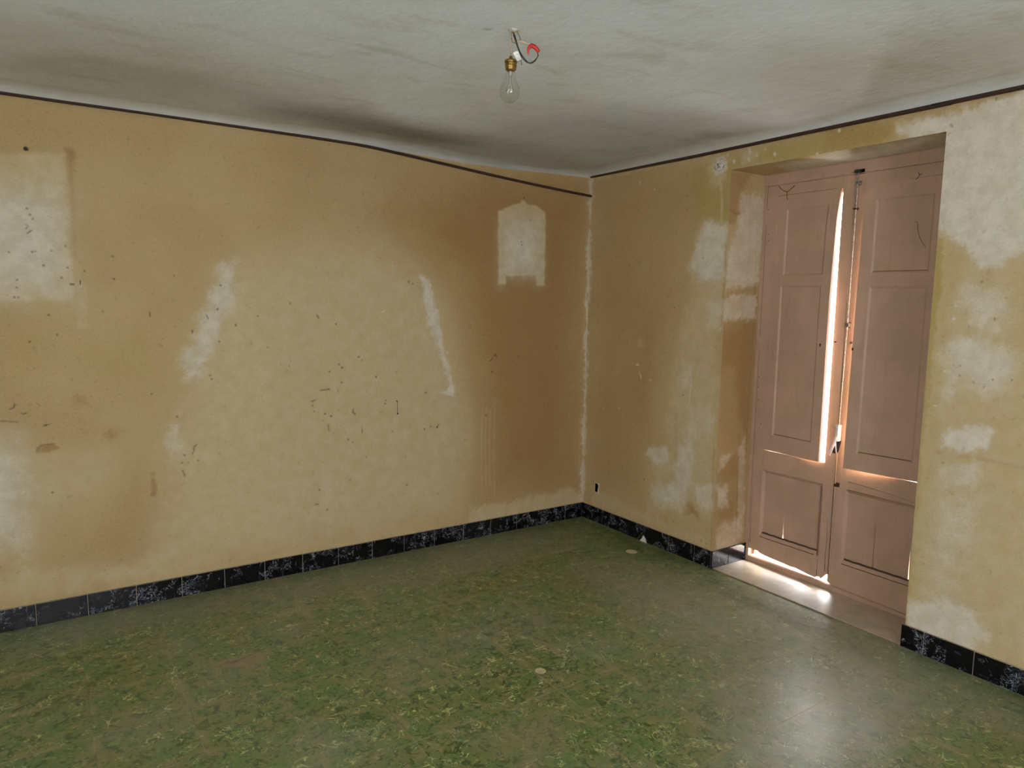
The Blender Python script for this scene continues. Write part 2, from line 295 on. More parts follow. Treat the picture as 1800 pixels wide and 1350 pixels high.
 'reveal': [
  ('white','P',[(.098,2.249),(.318,2.247),(.321,1.724),(-.013,1.676),(-.006,1.912),(.098,2.064)],.0287,.6,1.0),
  ('white','P',[(-.001,1.65),(.299,1.673),(.302,1.511),(-.01,1.512)],.0251,.55,1.0),
  ('dark','P',[(-.012,2.372),(.176,2.361),(.131,2.278),(.086,2.209),(.046,2.077),(-.021,2.04)],.0285,.6,1.0),
  ('dark','S',[(.016,2.139),(.073,2.121),(.117,2.141),(.119,2.173)],.0088,.7,.0088),
  ('dark','P',[(-.028,1.419),(.276,1.501),(.271,1.241),(.263,.818),(.193,.895),(.125,1.212),(-.016,1.251)],.054,.7,1.0),
  ('dark','P',[(.103,.693),(.18,.72),(.209,.556),(.089,.536),(.015,.633)],.0292,.5,1.0),
  ('dark','P',[(.032,.402),(.179,.398),(.178,.271),(.04,.294)],.0296,.4,1.0),
  ('white','P',[(-.003,.523),(.117,.514),(.128,.37),(.01,.352)],.0219,.55,1.0),
  ('white','P',[(.01,.703),(.181,.713),(.107,.639),(.017,.597)],.0217,.4,1.0),
  ('white','P',[(.011,.263),(.297,.289),(.311,.12),(.019,.083)],.047,.5,1.0),
  ('white','P',[(.191,.719),(.263,.818),(.295,.307),(.226,.209)],.0112,.4,1.0),
  ('dark','S',[(.198,.824),(.203,.503),(.218,.173)],.0037,.8,.0037),
  ('dark','S',[(.005,1.841),(.168,1.837)],.0042,.5,.0035),
  ('dark','S',[(.254,2.059),(.28,1.518),(.267,1.031),(.267,.312)],.0081,.6,.0073),
 ],
 'floor': [
  ('bare','P',[(-2.752,-.84),(-2.668,-.839),(-2.595,-.843),(-2.555,-.862),(-2.585,-.921),(-2.634,-.949),(-2.637,-.992),(-2.678,-.933),(-2.73,-.9)],.0114,.8,1.0),
  ('bare','P',[(-2.828,-.804),(-2.72,-.854),(-2.727,-.89),(-2.831,-.825)],.0115,.35,1.0),
  ('mark','S',[(-2.727,-.844),(-2.711,-.871),(-2.68,-.868),(-2.622,-.85)],.0029,.5,.0017),
  ('mark','S',[(-2.673,-.794),(-2.67,-.802)],.0038,.8,.0019),
  ('bare','S',[(-1.849,-1.832),(-1.501,-1.775),(-1.19,-1.798),(-.733,-1.792),(-.438,-1.794)],.0074,.35,.0173),
  ('bare','S',[(-2.06,-2.126),(-1.773,-2.079),(-1.366,-2.115),(-.617,-2.097)],.0067,.35,.0156),
  ('bare','S',[(-2.312,-1.419),(-2.098,-1.398),(-1.879,-1.453)],.0077,.35,.018),
  ('dust_sheen','P',[(-.661,-.841),(-.157,-1.15),(-.058,-1.61),(.151,-2.237),(-.096,-2.715),(-1.084,-2.785),(-1.417,-2.572),(-.962,-2.058),(-.889,-1.436)],.3322,.6,.8),  # dusty patch, lightened too for daylight reflected in the floor
  ('dust_sheen','P',[(-.727,-2.207),(-.142,-2.395),(-.527,-2.694),(-1.14,-2.714),(-1.392,-2.552)],.2137,.6,.8),
  ('dust_sheen','P',[(-3.566,.083),(-3.089,.012),(-2.22,.013),(-.625,.016),(-.279,-.193),(-.99,-.53),(-2.333,-.376),(-3.341,-.261)],.1665,.5,.8),
  ('dust_sheen','P',[(-2.831,-.825),(-2.555,-.88),(-2.73,-1.204),(-2.983,-1.091)],.177,.3,.8),
  ('bare','P',[(-2.13,-1.852),(-1.912,-1.905),(-1.656,-1.932),(-1.773,-2.079),(-2.042,-2.027)],.0953,.35,.8),
  ('dust_sheen','P',[(.025,-1.218),(.315,-1.214),(.316,-2.248),(.011,-2.381)],.0142,.8,1.0),
 ],
 'ceiling': [
  ('shade','P',[(-2.37,-.412),(-2.032,-.644),(-1.554,-.546),(-1.266,-.344),(-1.501,-.162),(-2.052,-.209)],.2067,.6,.8),  # shade of the ceiling's dip and corner, put into the colour
  ('shade','P',[(-3.404,-.613),(-2.846,-.784),(-2.235,-.752),(-1.427,-.565),(-.586,-.481),(-.302,-.244),(-1.202,-.163),(-2.489,-.122),(-3.42,-.124)],.1977,.25,.8),
  ('shade','P',[(-.315,-.694),(-.34,-1.555),(-.357,-2.168),(-.189,-2.069),(-.14,-1.396)],.128,.2,.8),
  ('shade','P',[(-1.75,-.546),(-1.222,-1.284),(-.516,-1.695),(-.192,-1.438),(.017,.018),(-.955,.278)],.318,.34,.8),
  ('tint','P',[(-1.122,-2.3),(-.587,-2.894),(-.129,-2.723),(-.275,-2.12),(-.305,-1.856)],.3466,.5,.8),
  ('tint','P',[(-3.393,-.959),(-2.905,-1.191),(-2.41,-.831),(-2.796,-.438),(-3.412,-.363)],.3456,.5,.8),
  ('pale','S',[(-2.809,-.913),(-2.782,-.9),(-2.756,-.869)],.0052,.6,.0052),
  ('pale','S',[(-1.976,-1.918),(-1.937,-1.915)],.0128,.8,.0064),
  ('mark','S',[(-2.039,-1.878),(-2.026,-1.875)],.0043,.5,.0043),
  ('mark','S',[(-2.006,-1.883),(-2.005,-1.896)],.0032,.6,.0021),
 ],
}
H = 2.501
# ------------------------------------------------------------------ helpers
def srgb(r, g, b):
    def c(v):
        v /= 255.
        return v / 12.92 if v <= .04045 else ((v + .055) / 1.055) ** 2.4
    return (c(r), c(g), c(b), 1)
def structure(o): o['kind'] = 'structure'; return o
def tag(o, label, cat, group=None):
    o['label'] = label; o['category'] = cat
    if group: o['group'] = group
    return o
def link(name, me, mat, parent=None):
    o = bpy.data.objects.new(name, me); C.objects.link(o)
    if mat: me.materials.append(mat)
    if parent: o.parent = parent; o.matrix_parent_inverse = Matrix.Translation(-parent_world(parent))
    return o
def parent_world(p):
    v = Vector((0, 0, 0))
    while p:
        v += p.location; p = None if p.parent is None else None
    return v
def empty(name, loc=(0, 0, 0)):
    o = bpy.data.objects.new(name, None); C.objects.link(o); o.location = loc; o.empty_display_size = .1; return o
def finish(name, bm, mat, parent=None, smooth=False):
    bmesh.ops.recalc_face_normals(bm, faces=bm.faces)
    me = bpy.data.meshes.new(name); bm.to_mesh(me); bm.free()
    if smooth:
        for p in me.polygons: p.use_smooth = True
    return link(name, me, mat, parent)
def box(bm, x0, x1, y0, y1, z0, z1, bev=0):
    t = bmesh.new()
    bmesh.ops.create_cube(t, size=1)
    for v in t.verts:
        v.co = Vector(((x0 + x1) / 2 + v.co.x * (x1 - x0), (y0 + y1) / 2 + v.co.y * (y1 - y0), (z0 + z1) / 2 + v.co.z * (z1 - z0)))
    if bev: bmesh.ops.bevel(t, geom=t.edges[:], offset=bev, segments=2, profile=.5, affect='EDGES')
    me = bpy.data.meshes.new('t'); t.to_mesh(me); t.free(); bm.from_mesh(me); bpy.data.meshes.remove(me)
def catmull(P, n=6):
    P = [Vector(p) for p in P]; out = []
    for i in range(len(P) - 1):
        a = P[max(i - 1, 0)]; b = P[i]; c = P[i + 1]; d = P[min(i + 2, len(P) - 1)]
        for k in range(n):
            t = k / n
            out.append(.5 * ((2 * b) + (c - a) * t + (2 * a - 5 * b + 4 * c - d) * t * t + (3 * b - a - 3 * c + d) * t ** 3))
    out.append(P[-1]); return out
def tube(bm, pts, rad, seg=8, sm=True):
    pts = catmull(pts) if sm else [Vector(p) for p in pts]
    n = len(pts); rads = rad if isinstance(rad, (list, tuple)) else [rad] * n
    if len(rads) != n: rads = [rads[0] + (rads[-1] - rads[0]) * i / (n - 1) for i in range(n)]
    rings = []; up = Vector((.37, .2, .9)).normalized()
    for i, p in enumerate(pts):
        d = (pts[min(i + 1, n - 1)] - pts[max(i - 1, 0)]).normalized()
        a = d.cross(up)
        if a.length < .05: a = d.cross(Vector((1, 0, 0)))
        a.normalize(); b = d.cross(a).normalized()
        rings.append([bm.verts.new(p + (a * math.cos(2 * math.pi * k / seg) + b * math.sin(2 * math.pi * k / seg)) * rads[i]) for k in range(seg)])
    for i in range(n - 1):
        for k in range(seg):
            bm.faces.new((rings[i][k], rings[i][(k + 1) % seg], rings[i + 1][(k + 1) % seg], rings[i + 1][k]))
    bm.faces.new(rings[0][::-1]); bm.faces.new(rings[-1])
def lathe(bm, prof, loc, seg=32, axis='Z', close=True):
    rings = []
    for (rr, h) in prof:
        ring = []
        for k in range(seg):
            a = 2 * math.pi * k / seg
            if axis == 'Z': v = Vector((rr * math.cos(a), rr * math.sin(a), h))
            elif axis == 'X': v = Vector((h, rr * math.cos(a), rr * math.sin(a)))
            else: v = Vector((rr * math.cos(a), h, rr * math.sin(a)))
            ring.append(bm.verts.new(v + Vector(loc)))
        rings.append(ring)
    for i in range(len(prof) - 1):
        for k in range(seg):
            bm.faces.new((rings[i][k], rings[i][(k + 1) % seg], rings[i + 1][(k + 1) % seg], rings[i + 1][k]))
    if close:
        bm.faces.new(rings[0][::-1]); bm.faces.new(rings[-1])
def prism_yz(bm, poly, x0, x1):
    a = [bm.verts.new((x0, y, z)) for y, z in poly]; b = [bm.verts.new((x1, y, z)) for y, z in poly]
    bm.faces.new(a); bm.faces.new(b[::-1])
    for i in range(len(poly)):
        j = (i + 1) % len(poly); bm.faces.new((a[i], b[i], b[j], a[j]))

# value noise on arrays
def vnoise(x, y, seed=0):
    def h(i, j):
        n = (i * 374761393 + j * 668265263 + seed * 974634777) & 0x7fffffff
        n = ((n ^ (n >> 13)) * 1274126177) & 0x7fffffff
        return ((n ^ (n >> 16)) & 0xffff) / 65535.
    xi = np.floor(x).astype(np.int64); yi = np.floor(y).astype(np.int64); fx = x - xi; fy = y - yi
    fx = fx * fx * (3 - 2 * fx); fy = fy * fy * (3 - 2 * fy)
    return (h(xi, yi) * (1 - fx) + h(xi + 1, yi) * fx) * (1 - fy) + (h(xi, yi + 1) * (1 - fx) + h(xi + 1, yi + 1) * fx) * fy
def fbm(x, y, seed=0, o=4):
    s = 0; a = .5; t = 0
    for k in range(o):
        s = s + a * vnoise(x * 2 ** k, y * 2 ** k, seed + k); t += a; a *= .55
    return s / t - .5
def sdf(U, V, poly):
    # signed distance, positive inside
    d = np.full(U.shape, 1e9); ins = np.zeros(U.shape, bool); n = len(poly)
    for i in range(n):
        ax, ay = poly[i]; bx, by = poly[(i + 1) % n]; ex, ey = bx - ax, by - ay
        t = np.clip(((U - ax) * ex + (V - ay) * ey) / (ex * ex + ey * ey + 1e-12), 0, 1)
        d = np.minimum(d, (U - ax - t * ex) ** 2 + (V - ay - t * ey) ** 2)
        c = ((ay > V) != (by > V)) & (U < (bx - ax) * (V - ay) / ((by - ay) if by != ay else 1e-12) + ax)
        ins ^= c
    d = np.sqrt(d); return np.where(ins, d, -d)
def paint(me, U, V, shapes, attrs, seed=0):
    F = {a: np.zeros(len(U)) for a in attrs}
    N1 = fbm(U * 7, V * 7, seed + 3); N2 = fbm(U * 45, V * 45, seed + 9, 3)
    for (attr, kind, pts, fr, amp, ex) in shapes:
        P = np.array(pts); pad = .05 + (2.2 * fr if kind == 'P' else fr + 2 * ex)
        sel = np.where((U > P[:, 0].min() - pad) & (U < P[:, 0].max() + pad) & (V > P[:, 1].min() - pad) & (V < P[:, 1].max() + pad))[0]
        if not len(sel): continue
        uu, vv = U[sel], V[sel]
        if kind == 'P':
            d = sdf(uu, vv, pts) + ex * (N1[sel] * min(.12, fr * 2.2) + N2[sel] * min(.05, fr * 2.0))
            k = np.clip(d / (2 * fr) + .5, 0, 1)
        else:
            d = np.full(len(sel), 1e9)
            for i in range(len(pts) - 1):
                ax, ay = pts[i]; bx, by = pts[i + 1]; e0, e1 = bx - ax, by - ay
                t = np.clip(((uu - ax) * e0 + (vv - ay) * e1) / (e0 * e0 + e1 * e1 + 1e-12), 0, 1)
                d = np.minimum(d, np.hypot(uu - ax - t * e0, vv - ay - t * e1))
            d = d + (N2[sel]) * ex * 1.5
            k = np.clip((fr + ex - d) / (2 * ex), 0, 1)
        k = k * k * (3 - 2 * k) * amp
        F[attr][sel] = 1 - (1 - F[attr][sel]) * (1 - k)
    for a in attrs:
        at = me.attributes.new(a, 'FLOAT', 'POINT'); at.data.foreach_set('value', F[a].astype(np.float32))
    return F
def grid(name, us, vs, fn, mat, keep=None, flip=False, extra=None):
    """one sheet over us x vs; fn(U,V)->XYZ arrays; keep(uc,vc)->bool drops cells"""
    us = np.asarray(us); vs = np.asarray(vs); nu, nv = len(us), len(vs)
    U, V = np.meshgrid(us, vs); U = U.ravel(); V = V.ravel()
    X = np.stack(fn(U, V), 1)
    i, j = np.meshgrid(np.arange(nu - 1), np.arange(nv - 1)); i = i.ravel(); j = j.ravel()
    if keep is not None:
        k = keep((us[i] + us[i + 1]) / 2, (vs[j] + vs[j + 1]) / 2); i = i[k]; j = j[k]
    q = np.stack([j * nu + i, j * nu + i + 1, (j + 1) * nu + i + 1, (j + 1) * nu + i], 1)
    if flip: q = q[:, ::-1]
    me = bpy.data.meshes.new(name)
    me.vertices.add(len(X)); me.vertices.foreach_set('co', X.astype(np.float32).ravel())
    me.loops.add(q.size); me.loops.foreach_set('vertex_index', q.astype(np.int32).ravel())
    me.polygons.add(len(q)); me.polygons.foreach_set('loop_start', (np.arange(len(q)) * 4).astype(np.int32))
    me.update(calc_edges=True)
    me.polygons.foreach_set('use_smooth', np.ones(len(q), bool))
    o = link(name, me, mat)
    return o, U, V
def axis(*parts):
    out = []
    for a, b, s in parts:
        n = max(1, int(round((b - a) / s))); out += list(np.linspace(a, b, n + 1)[:-1])
    out.append(parts[-1][1]); return np.array(sorted(set(np.round(out, 5))))

# ------------------------------------------------------------------ materials
class N:
    def __init__(s, name):
        s.m = bpy.data.materials.new(name); s.m.use_nodes = True; s.t = s.m.node_tree; s.b = s.t.nodes['Principled BSDF']
        s.out = s.t.nodes['Material Output']
    def node(s, ty, **kw):
        n = s.t.nodes.new(ty)
        for k, v in kw.items():
            if k in n.inputs: s.put(n.inputs[k], v)
            else: setattr(n, k, v)
        return n
    def put(s, inp, v):
        if isinstance(v, bpy.types.NodeSocket): s.t.links.new(v, inp)
        else: inp.default_value = v
    def pos(s):
        return s.node('ShaderNodeNewGeometry').outputs['Position']
    def noise(s, vec, scale, detail=3, rough=.55, dist=0, out='Fac'):
        n = s.node('ShaderNodeTexNoise', Scale=scale, Detail=detail, Roughness=rough, Distortion=dist); s.put(n.inputs['Vector'], vec); return n.outputs[out]
    def ramp(s, f, a, b, lo=0., hi=1.):
        n = s.node('ShaderNodeMapRange', interpolation_type='SMOOTHSTEP'); s.put(n.inputs['Value'], f)
        n.inputs['From Min'].default_value = a; n.inputs['From Max'].default_value = b; n.inputs['To Min'].default_value = lo; n.inputs['To Max'].default_value = hi
        return n.outputs[0]
    def math(s, op, a, b=0., c=None):
        n = s.node('ShaderNodeMath', operation=op); s.put(n.inputs[0], a); s.put(n.inputs[1], b)
        if c is not None: s.put(n.inputs[2], c)
        return n.outputs[0]
    def mix(s, f, a, b, mode='MIX'):
        n = s.node('ShaderNodeMix', data_type='RGBA', blend_type=mode); s.put(n.inputs[0], f); s.put(n.inputs[6], a); s.put(n.inputs[7], b); return n.outputs[2]
    def attr(s, name):
        return s.node('ShaderNodeAttribute', attribute_name=name).outputs['Fac']
    def bump(s, h, dist, strength=1.):
        n = s.node('ShaderNodeBump', Distance=dist, Strength=strength); s.put(n.inputs['Height'], h); s.t.links.new(n.outputs[0], s.b.inputs['Normal'])
    def set(s, **kw):
        for k, v in kw.items(): s.put(s.b.inputs[k.replace('_', ' ')], v)
        return s.m
def plain(name, col, rough=.5, metal=0., spec=.5, varyc=.12, scale=40):
    n = N(name); p = n.pos(); c = srgb(*col)
    d = tuple(x * (1 - varyc) for x in c[:3]) + (1,); l = tuple(min(1, x * (1 + varyc)) for x in c[:3]) + (1,)
    n.set(Base_Color=n.mix(n.ramp(n.noise(p, scale), .35, .65), d, l), Roughness=rough, Metallic=metal)
    n.b.inputs['Specular IOR Level'].default_value = spec
    return n.m

def wall_mat():
    n = N('stained_wallpaper'); p = n.pos()
    fine = n.noise(p, 90, 3, .6); mid = n.noise(p, 14, 4, .6); big = n.noise(p, 1.7, 3, .5)
    def edge(a, k=.5):   # break the edge of a stain up with the paper's grain
        v = n.math('ADD', n.attr(a), n.math('MULTIPLY', n.math('SUBTRACT', fine, .5), n.math('MULTIPLY', n.math('MULTIPLY', n.attr(a), n.math('SUBTRACT', 1.0, n.attr(a))), 4 * k)))
        v = n.math('ADD', v, n.math('MULTIPLY', n.math('SUBTRACT', mid, .5), n.math('MULTIPLY', n.math('MULTIPLY', n.attr(a), n.math('SUBTRACT', 1.0, n.attr(a))), 2 * k)))
        return n.ramp(v, 0, 1)
    c = n.mix(n.ramp(big, .35, .65), COL['tan2'], COL['tan'])
    c = n.mix(edge('ochre', .5), c, COL['ochre'])
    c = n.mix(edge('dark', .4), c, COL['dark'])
    c = n.mix(edge('pale', .7), c, n.mix(n.ramp(mid, .3, .7), COL['pale2'], COL['pale']))
    c = n.mix(edge('white', .7), c, n.mix(n.ramp(mid, .35, .65), COL['white2'], COL['white']))
    c = n.mix(n.attr('mark'), c, COL['mark'])
    # weave of the paper: faint horizontal and vertical threads
    sx = n.node('ShaderNodeVectorMath', operation='MULTIPLY'); n.put(sx.inputs[0], p); sx.inputs[1].default_value = (1, 1, 9)
    th = n.noise(sx.outputs[0], 45, 2, .5)
    c = n.mix(n.ramp(th, .35, .7, 0, .16), c, n.mix(1.0, c, srgb(205, 195, 180), 'MULTIPLY'))
    c = n.mix(n.ramp(fine, .5, .72, 0, .2), c, n.mix(1.0, c, srgb(205, 196, 182), 'MULTIPLY'))
    spots = n.ramp(n.noise(p, 30, 3, .6), .6, .74, 0, .26)
    c = n.mix(spots, c, n.mix(1.0, c, srgb(170, 150, 125), 'MULTIPLY'))
    n.set(Base_Color=c, Roughness=.82)
    n.b.inputs['Specular IOR Level'].default_value = .25
    n.bump(n.math('ADD', fine, n.math('MULTIPLY', mid, 1.4)), .0022, .55)
    return n.m
COL = dict(tan=srgb(*TAN), tan2=srgb(*TAN2), ochre=srgb(*OCHRE), dark=srgb(*DARK), pale=srgb(*PALE), pale2=srgb(*PALE2), white=srgb(*WHITE), white2=srgb(*WHITE2), mark=srgb(52, 38, 28))

def ceil_mat():
    n = N('ceiling_plaster'); p = n.pos()
    a = n.noise(p, 2.2, 4, .6); b = n.noise(p, 30, 3, .6)
    sx = n.node('ShaderNodeVectorMath', operation='MULTIPLY'); n.put(sx.inputs[0], p); sx.inputs[1].default_value = (1, 2.4, 1)
    st = n.noise(sx.outputs[0], 2.4, 5, .6, .6)
    c = n.mix(n.ramp(a, .3, .7), srgb(*CEIL2), srgb(*CEIL))
    c = n.mix(n.ramp(st, .5, .75, 0, .35), c, srgb(178, 166, 148))
    c = n.mix(n.attr('tint'), c, srgb(190, 180, 165))
    c = n.mix(n.attr('shade'), c, srgb(104, 96, 84))
    c = n.mix(n.attr('pale'), c, srgb(225, 220, 205))
    c = n.mix(n.attr('mark'), c, srgb(80, 74, 66))
    n.set(Base_Color=c, Roughness=.9); n.b.inputs['Specular IOR Level'].default_value = .2
    n.bump(n.math('ADD', n.math('MULTIPLY', n.noise(p, 7, 3, .5), 3.), b), .004, .6)
    return n.m

TILE = .325
def floor_mat():
    n = N('green_marbled_floor_tile'); p = n.pos()
    sep = n.node('ShaderNodeSeparateXYZ'); n.put(sep.inputs[0], p)
    gx = n.math('DIVIDE', sep.outputs[0], TILE); gy = n.math('DIVIDE', n.math('SUBTRACT', sep.outputs[1], .135), TILE)
    ix = n.math('FLOOR', gx); iy = n.math('FLOOR', gy)
    cid = n.node('ShaderNodeCombineXYZ', X=ix, Y=iy)
    wn = n.node('ShaderNodeTexWhiteNoise', noise_dimensions='2D'); n.put(wn.inputs['Vector'], cid.outputs[0])
    off = n.node('ShaderNodeVectorMath', operation='SCALE'); n.put(off.inputs[0], wn.outputs['Color']); off.inputs['Scale'].default_value = 7.
    q = n.node('ShaderNodeVectorMath', operation='ADD'); n.put(q.inputs[0], p); n.put(q.inputs[1], off.outputs[0]); q = q.outputs[0]
    def shift(v):
        s_ = n.node('ShaderNodeVectorMath', operation='ADD'); n.put(s_.inputs[0], q); s_.inputs[1].default_value = v; return s_.outputs[0]
    q2, q3, q4, q5 = shift((3.1, 1.7, 5)), shift((7.7, 2.3, 9)), shift((1.9, 8.3, 13)), shift((5.3, 4.1, 21))
    sm = n.noise(q3, 34, 3, .6, .8)
    wear = n.noise(p, 2.0, 4, .55, .2)
    c = n.mix(n.ramp(n.noise(q, 7, 4, .65, .3), .40, .60), FC['olive'], FC['green'])
    c = n.mix(n.ramp(n.noise(q2, 11, 5, .68, .5), .47, .68, 0, .65), c, FC['brown'])
    c = n.mix(n.ramp(n.noise(q5, 30, 3, .6, .8), .54, .66, 0, .5), c, FC['brown'])
    c = n.mix(n.ramp(n.noise(q3, 21, 4, .66, 1.), .53, .62, 0, .8), c, FC['deep'])
    c = n.mix(n.ramp(n.noise(q4, 42, 3, .6, .8), .56, .64, 0, .7), c, FC['deep'])
    c = n.mix(n.ramp(n.noise(q4, 15, 4, .66, 1.), .58, .68, 0, .55), c, FC['blue'])
    for qq, sc_, wd, ms, lo, col in ((q2, 19, .028, 13, .555, 'vein'), (q5, 31, .040, 15, .57, 'vein2')):
        r_ = n.math('ABSOLUTE', n.math('SUBTRACT', n.noise(qq, sc_, 1.5, .5, 1.2), .5))
        v = n.math('MULTIPLY', n.ramp(r_, wd * .3, wd, 1, 0), n.ramp(n.noise(q4, ms, 2, .5, .4), lo, lo + .05))
        c = n.mix(n.math('MULTIPLY', v, .8), c, FC[col])
    c = n.mix(n.ramp(wear, .45, .75, 0, .35), c, FC['dust_sheen'])
    c = n.mix(n.math('MULTIPLY', n.attr('dust_sheen'), n.ramp(n.noise(p, 9, 4, .65), .2, .75, .45, .9)), c, FC['dust_sheen'])
    # joints
    def dj(g):
        fr = n.math('FRACT', g); return n.math('MULTIPLY', n.math('MINIMUM', fr, n.math('SUBTRACT', 1., fr)), TILE)
    d = n.math('MINIMUM', dj(gx), dj(gy)); wj = n.noise(p, 5, 3, .6)
    c = n.mix(n.math('MULTIPLY', n.ramp(d, .002, .04, .55, 0), n.ramp(wj, .42, .7)), c, FC['bare'])
    line = n.ramp(d, .0008, .0022, 1, 0)
    c = n.mix(n.math('MULTIPLY', line, n.ramp(wj, .35, .55, .25, .8)), c, n.mix(n.ramp(n.noise(p, 3, 2), .45, .55), FC['joint'], FC['jointd']))
    c = n.mix(n.attr('bare'), c, n.mix(n.ramp(sm, .3, .7), FC['bare'], FC['bare2']))
    c = n.mix(n.attr('mark'), c, srgb(60, 52, 40))
    n.set(Base_Color=c)
    n.put(n.b.inputs['Roughness'], n.math('ADD', n.math('ADD', .285, n.math('MULTIPLY', n.ramp(wear, .4, .7), .12)), n.math('ADD', n.math('MULTIPLY', n.attr('dust_sheen'), .05), n.math('MULTIPLY', n.attr('bare'), .35))))
    n.b.inputs['Specular IOR Level'].default_value = .45
    hgt = n.math('SUBTRACT', n.math('MULTIPLY', n.noise(p, 40, 2), .25), n.math('MULTIPLY', line, .5))
    n.bump(hgt, .0008, .4)
    return n.m
FC = {k: srgb(*v) for k, v in FLOORC.items()}

def marble_mat():
    n = N('black_marbled_skirting_tile'); p = n.pos()
    inf = n.node('ShaderNodeSeparateXYZ'); n.put(inf.inputs[0], p)
    cell = n.math('FLOOR', n.math('DIVIDE', n.math('ADD', inf.outputs[0], n.math('MULTIPLY', inf.outputs[1], 1.0)), .2165))
    wn = n.node('ShaderNodeTexWhiteNoise', noise_dimensions='1D'); n.put(wn.inputs['W'], cell)
    off = n.node('ShaderNodeVectorMath', operation='SCALE'); n.put(off.inputs[0], wn.outputs['Color']); off.inputs['Scale'].default_value = 9.
    q = n.node('ShaderNodeVectorMath', operation='ADD'); n.put(q.inputs[0], p); n.put(q.inputs[1], off.outputs[0]); q = q.outputs[0]
    c = srgb(9, 9, 12)
    c = n.mix(n.ramp(n.noise(q, 13, 4, .6, 1.5), .55, .75, 0, .55), c, srgb(62, 66, 78))
    for s_, wd, lo in ((13, .012, .47), (25, .018, .5)):
        r_ = n.math('ABSOLUTE', n.math('SUBTRACT', n.noise(q, s_, 2, .5, 2.2), .5))
        v = n.math('MULTIPLY', n.ramp(r_, wd * .2, wd, 1, 0), n.ramp(n.noise(q, 11, 2, .5, 1.), lo, lo + .1))
        c = n.mix(n.math('MULTIPLY', v, .75), c, srgb(158, 164, 180))
    n.set(Base_Color=c, Roughness=n.ramp(n.noise(p, 7, 3), .3, .7, .1, .2))
    n.b.inputs['Specular IOR Level'].default_value = .4
    n.bump(n.noise(p, 9, 2), .002, .6)
    return n.m

def paint_mat(name, base, dirty, wear=.35, zdirt=True):
    n = N(name); p = n.pos()
    sv = n.node('ShaderNodeVectorMath', operation='MULTIPLY'); n.put(sv.inputs[0], p); sv.inputs[1].default_value = (1, 1, .07)
    grain = n.noise(sv.outputs[0], 60, 3, .6); blot = n.noise(p, 5, 4, .6)
    sep = n.node('ShaderNodeSeparateXYZ'); n.put(sep.inputs[0], p)
    c = n.mix(n.ramp(blot, .3, .7), srgb(*base), srgb(*dirty))
    c = n.mix(n.ramp(grain, .5, .75, 0, .13), c, n.mix(1., c, srgb(190, 175, 160), 'MULTIPLY'))
    sv2 = n.node('ShaderNodeVectorMath', operation='MULTIPLY'); n.put(sv2.inputs[0], p); sv2.inputs[1].default_value = (1, 1.6, .35)
    low = n.ramp(sep.outputs[2], .1, 1.0, .05, 0)
    chip = n.math('GREATER_THAN', n.math('ADD', n.noise(sv2.outputs[0], 60, 3, .65), low), .80)
    c = n.mix(n.math('MULTIPLY', chip, .85), c, srgb(70, 48, 34))
    n.set(Base_Color=c, Roughness=.5); n.b.inputs['Specular IOR Level'].default_value = .35
    n.bump(n.math('ADD', grain, n.math('MULTIPLY', blot, .5)), .0012, .5)
    return n.m


def N_stone():
    n = N('pinkish_threshold_tile'); p = n.pos()
    c = n.mix(n.ramp(n.noise(p, 9, 4, .6, .8), .35, .65), srgb(186, 168, 150), srgb(164, 154, 132))
    c = n.mix(n.ramp(n.noise(p, 24, 3, .6, 1.), .58, .7, 0, .2), c, srgb(112, 116, 80))
    n.set(Base_Color=c, Roughness=n.ramp(n.noise(p, 6, 3), .3, .7, .285, .34)); n.b.inputs['Specular IOR Level'].default_value = .5
    n.bump(n.noise(p, 8, 2), .0015, .5)
    return n.m
M_wall = wall_mat(); M_ceil = ceil_mat(); M_floor = floor_mat(); M_marble = marble_mat()
M_door = paint_mat('pink_brown_door_paint', (184, 150, 128), (170, 142, 117))
M_trim = plain('dark_brown_cord', (54, 31, 19), .75)
M_black = plain('black_insulation', (14, 14, 16), .4)
M_brass = plain('aged_brass', (140, 112, 52), .38, .85, varyc=.3, scale=120)
M_steel = plain('dull_steel', (150, 140, 128), .38, .7, varyc=.3, scale=90)
M_iron = plain('rusty_iron', (62, 46, 36), .7, .3, varyc=.4, scale=150)
M_lever = plain('worn_white_lever', (222, 205, 198), .3, .1)
M_white = plain('white_ceramic', (225, 222, 215), .3)
M_cream = plain('cream_wire', (205, 188, 150), .5)
M_beige = plain('beige_wire', (170, 145, 118), .55)
M_grey = plain('grey_metal_hook', (120, 112, 92), .45, .5)
M_red = plain('red_insulating_tape', (190, 38, 30), .45)
M_plaster = plain('white_plaster', (205, 198, 188), .9, spec=.2, varyc=.2, scale=80)
M_disc = plain('cream_disc', (186, 176, 138), .6)
M_dark = plain('dark_hole', (12, 10, 9), .9, spec=.1)
M_stone = plain('pinkish_threshold_stone', (178, 160, 140), .3, varyc=.1, scale=14)
M_out = plain('balcony_concrete', (200, 196, 190), .9, spec=.2)
g = N('clear_glass'); tr = g.node('ShaderNodeBsdfTransparent'); gl = g.node('ShaderNodeBsdfGlossy', Roughness=.02); fr = g.node('ShaderNodeFresnel', IOR=1.45)
mx = g.node('ShaderNodeMixShader'); g.put(mx.inputs[0], g.math('MULTIPLY', fr.outputs[0], g.math('SUBTRACT', 1., g.node('ShaderNodeNewGeometry').outputs['Backfacing']))); g.put(mx.inputs[1], tr.outputs[0]); g.put(mx.inputs[2], gl.outputs[0]); g.t.links.new(mx.outputs[0], g.out.inputs['Surface'])
M_glass = g.m
g = N('bulb_glass'); tr = g.node('ShaderNodeBsdfTransparent', Color=(.95, .95, .93, 1)); gl = g.node('ShaderNodeBsdfGlossy', Roughness=.04); lw = g.node('ShaderNodeLayerWeight', Blend=.5)
